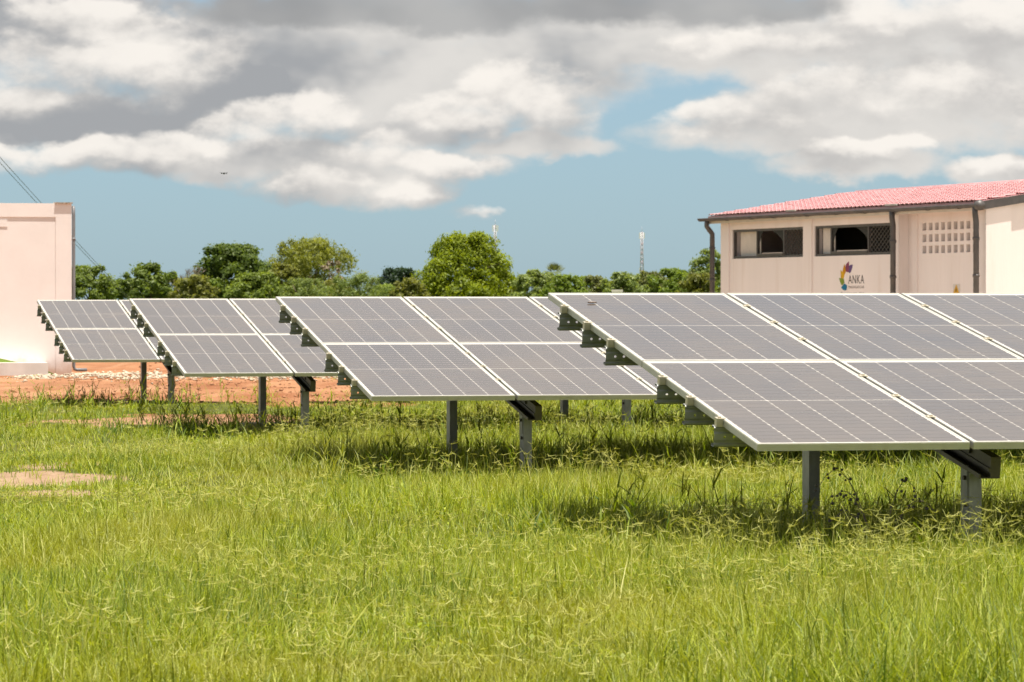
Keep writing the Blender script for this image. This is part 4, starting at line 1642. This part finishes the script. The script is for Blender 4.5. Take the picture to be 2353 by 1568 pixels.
tufts(3000, 15, 50, lambda x, y: under(x, y) * sstep(fbm(x * 1.1 + 9, y * .8, 3), .38, .58), 8, (.17, .40), (.05, .9), (.009, .017), (.1, .6), -.05, 0.0, .06, hs=one, seg=3)
# darker clumps of another grass, and dried-out places
tufts(2600, 11.8, 30, patchy(.50, .60, .75, 41), 12, (.10, .24), (.05, .8), (.005, .010), (0, .5), .02, .02, .05, seg=2)
tufts(2200, 11.8, 34, patchy(.52, .64, .6, 47), 9, (.08, .20), (.3, 1.4), (.003, .0055), (0, .3), .5, .95, .09, hs=one)
# leafy stems along the dirt edge and below the arrays
for (n_, y0, y1, kf) in ((5200, 38, 54, edge), (3600, 15, 50, lambda x, y: under(x, y) * .7)):
    cx, cy_ = spots(n_, y0, y1, kf)
    m = len(cx)
    top = np.stack([cx + RNG.normal(0, .06, m), cy_ + RNG.normal(0, .06, m), ground_z(cx, cy_) + RNG.uniform(.12, .34, m)], -1)
    bot = np.stack([cx, cy_, ground_z(cx, cy_) - .01], -1)
    GA.bars(bot, top, np.full(m, .006), RNG.uniform(.1, .4, m), np.full(m, .05))
    for j in range(6):
        t = RNG.uniform(.15, 1, m)[:, None]
        GA.blades(bot + (top - bot) * t, RNG.uniform(0, 2 * pi, m), RNG.uniform(.3, 1.2, m), RNG.uniform(.08, .2, m), RNG.uniform(.007, .014, m), RNG.uniform(.1, .5, m),
                  np.clip(RNG.normal(.35, .2, m), 0, 1), np.zeros(m), 2)


def seed_heads(n, y0, y1, keepf, wf, hs=height_field):
    cx, cy_ = spots(n, y0, y1, keepf)
    m = len(cx)
    h = RNG.uniform(.12, .25, m) * hs(cx, cy_)
    az, le = RNG.uniform(0, 2 * pi, m), RNG.uniform(.05, .6, m)
    b0 = np.stack([cx, cy_, ground_z(cx, cy_)], -1)
    mid = b0 + np.stack([np.cos(az) * np.sin(le * .5), np.sin(az) * np.sin(le * .5), np.cos(le * .5)], -1) * (h * .55)[:, None]
    top = mid + np.stack([np.cos(az) * np.sin(le), np.sin(az) * np.sin(le), np.cos(le)], -1) * (h * .5)[:, None]
    sw = RNG.uniform(.3, .85, m)
    GA.bars(b0, mid, np.full(m, .0028 * wf), np.full(m, .5), sw * .5, 1)
    GA.bars(mid, top, np.full(m, .0024 * wf), np.full(m, .5), sw, 1)
    for j in range(5):
        k = RNG.random(m) < (1.0 if j < 3 else .55)
        kk = k.sum()
        aa, ee_ = RNG.uniform(0, 2 * pi, kk), RNG.uniform(-.15, .9, kk)
        L_ = RNG.uniform(.022, .060, kk)[:, None]
        tip = top[k] + np.stack([np.cos(aa) * np.cos(ee_), np.sin(aa) * np.cos(ee_), np.sin(ee_)], -1) * L_
        GA.bars(top[k], tip, RNG.uniform(.0026, .0042, kk) * wf, np.full(kk, .6), RNG.uniform(.5, 1, kk), .55)


seed_heads(5200, 11.8, 20, patchy(.40, .66, .8, 13), .8)
seed_heads(8000, 20, 34, patchy(.38, .68, .7, 17), 1.05)
seed_heads(3800, 34, 50, patchy(.38, .7, .7, 19), 1.7)
seed_heads(1500, 15, 50, lambda x, y: under(x, y) * .7, 1.1, lambda x, y: x * 0 + .85)
# small broad-leaved weeds
for (n_, y0, y1, kf) in ((2600, 12, 50, patchy(.50, .75, .7, 29)), (2400, 38, 54, edge), (1800, 22, 62, lambda x, y: earth_mask(x, y) * .09)):
    cx, cy_ = spots(n_, y0, y1, kf)
    per = 16
    N = len(cx) * per
    x = np.repeat(cx, per) + RNG.normal(0, .06, N)
    y = np.repeat(cy_, per) + RNG.normal(0, .06, N)
    GA.leaves(np.stack([x, y, ground_z(x, y) + RNG.uniform(.01, .12, N)], -1), RNG.uniform(0, 2 * pi, N), RNG.uniform(0, .9, N), RNG.uniform(.02, .05, N), RNG.uniform(.010, .022, N),
              np.clip(RNG.normal(.42, .22, N), 0, 1))
go = link('grass', GA.mesh('grass', M['grass']))
tag(go, 'long unmown green grass with pale finger-like seed heads', 'grass', kind='stuff')

# ------------------------------------------------------------------ single weeds that stand out


def berry_weed(lab, x0, y0):
    p0 = at(x0, 1200, y0)
    root = empty('berry_weed', (p0.x, y0, 0), 0.2)
    tag(root, lab, 'weed')
    for k in range(5):
        az = R.uniform(-.6, .6) + (0 if k % 2 else pi)
        L_ = R.uniform(.18, .36)
        pts = []
        for i in range(9):
            t = i / 8
            pts.append((cos(az) * L_ * t * 1.1, sin(az) * L_ * t * .5, .42 * sin(t * 2.2) * (0.6 + .12 * k)))
        s = MB().tube(pts, [0.0035 * (1 - .6 * i / 8) for i in range(9)], 5).obj('stem', M['twig'], root)
        bm = bmesh.new()
        for i in range(3, 9):
            for _ in range(2):
                q = Vector(pts[i]) + Vector((R.uniform(-.02, .02), R.uniform(-.02, .02), R.uniform(-.03, .012)))
                bmesh.ops.create_icosphere(bm, subdivisions=1, radius=R.uniform(.006, .010), matrix=Matrix.Translation(q))
        me = bpy.data.meshes.new('seed_balls')
        bm.to_mesh(me)
        bm.free()
        me.materials.append(M['bolt'])
        tag(link('seed_balls', me, s), kind='stuff')


berry_weed('arching weed strung with dark round seed balls between the nearest two posts', 2020, 18.2)


def blade_weed(lab, xc, Z, n, L0, L1, name='broad_grass_tuft'):
    p0 = at(xc, 1200, Z)
    root = empty(name, (p0.x, Z, 0))
    tag(root, lab, 'weed', 'dark tufts of broad grass')
    for k in range(n):
        c = Acc()
        f1 = lambda v: np.array([v])
        c.blades(np.array([[R.uniform(-.05, .05), R.uniform(-.05, .05), 0.0]]), f1(R.uniform(0, 2 * pi)), f1(R.uniform(.1, .8)), f1(R.uniform(L0, L1)), f1(R.uniform(.014, .024)),
                 f1(R.uniform(.2, .6)), f1(rt(.1, .1)), f1(0.0), 5)
        link('leaf', c.mesh('leaf', FM['mid']), root)


blade_weed('dark broad-bladed grass tuft left of the nearest rear post', 1600, 20.2, 16, .22, .42)
blade_weed('dark broad-bladed grass tuft lower left of the nearest array', 1690, 19.6, 12, .2, .36)
blade_weed('dark broad-bladed grass tuft between the nearest two posts', 1950, 19.0, 12, .18, .32)


def leaf_on_panel(u, v, ang, L_, lab):
    (ax, ay), _ = ARRAYS[0]
    ca, sa = cos(TILT), sin(TILT)
    loc = Vector((ax, ay, 0)) + Matrix.Rotation(ROW_YAW, 3, 'Z') @ Vector((u, v * ca, ZFRONT + v * sa + 0.002))
    poly = [(-L_ / 2, 0), (-L_ * .2, L_ * .16), (L_ * .2, L_ * .14), (L_ / 2, 0), (L_ * .2, -L_ * .14), (-L_ * .2, -L_ * .16)]
    o = MB().prism(poly, (1, 0, 0), (0, 1, 0), (0, 0, 1), (0, 0, 0), 0.006).obj('dead_leaf', M['twig'])
    o.location = loc
    o.rotation_euler = (TILT, 0, ROW_YAW + ang)
    tag(o, lab, 'leaf')


leaf_on_panel(0.17, 3.85, 0.1, 0.055, 'tiny brown dead leaf lying near the upper left corner of the nearest array')
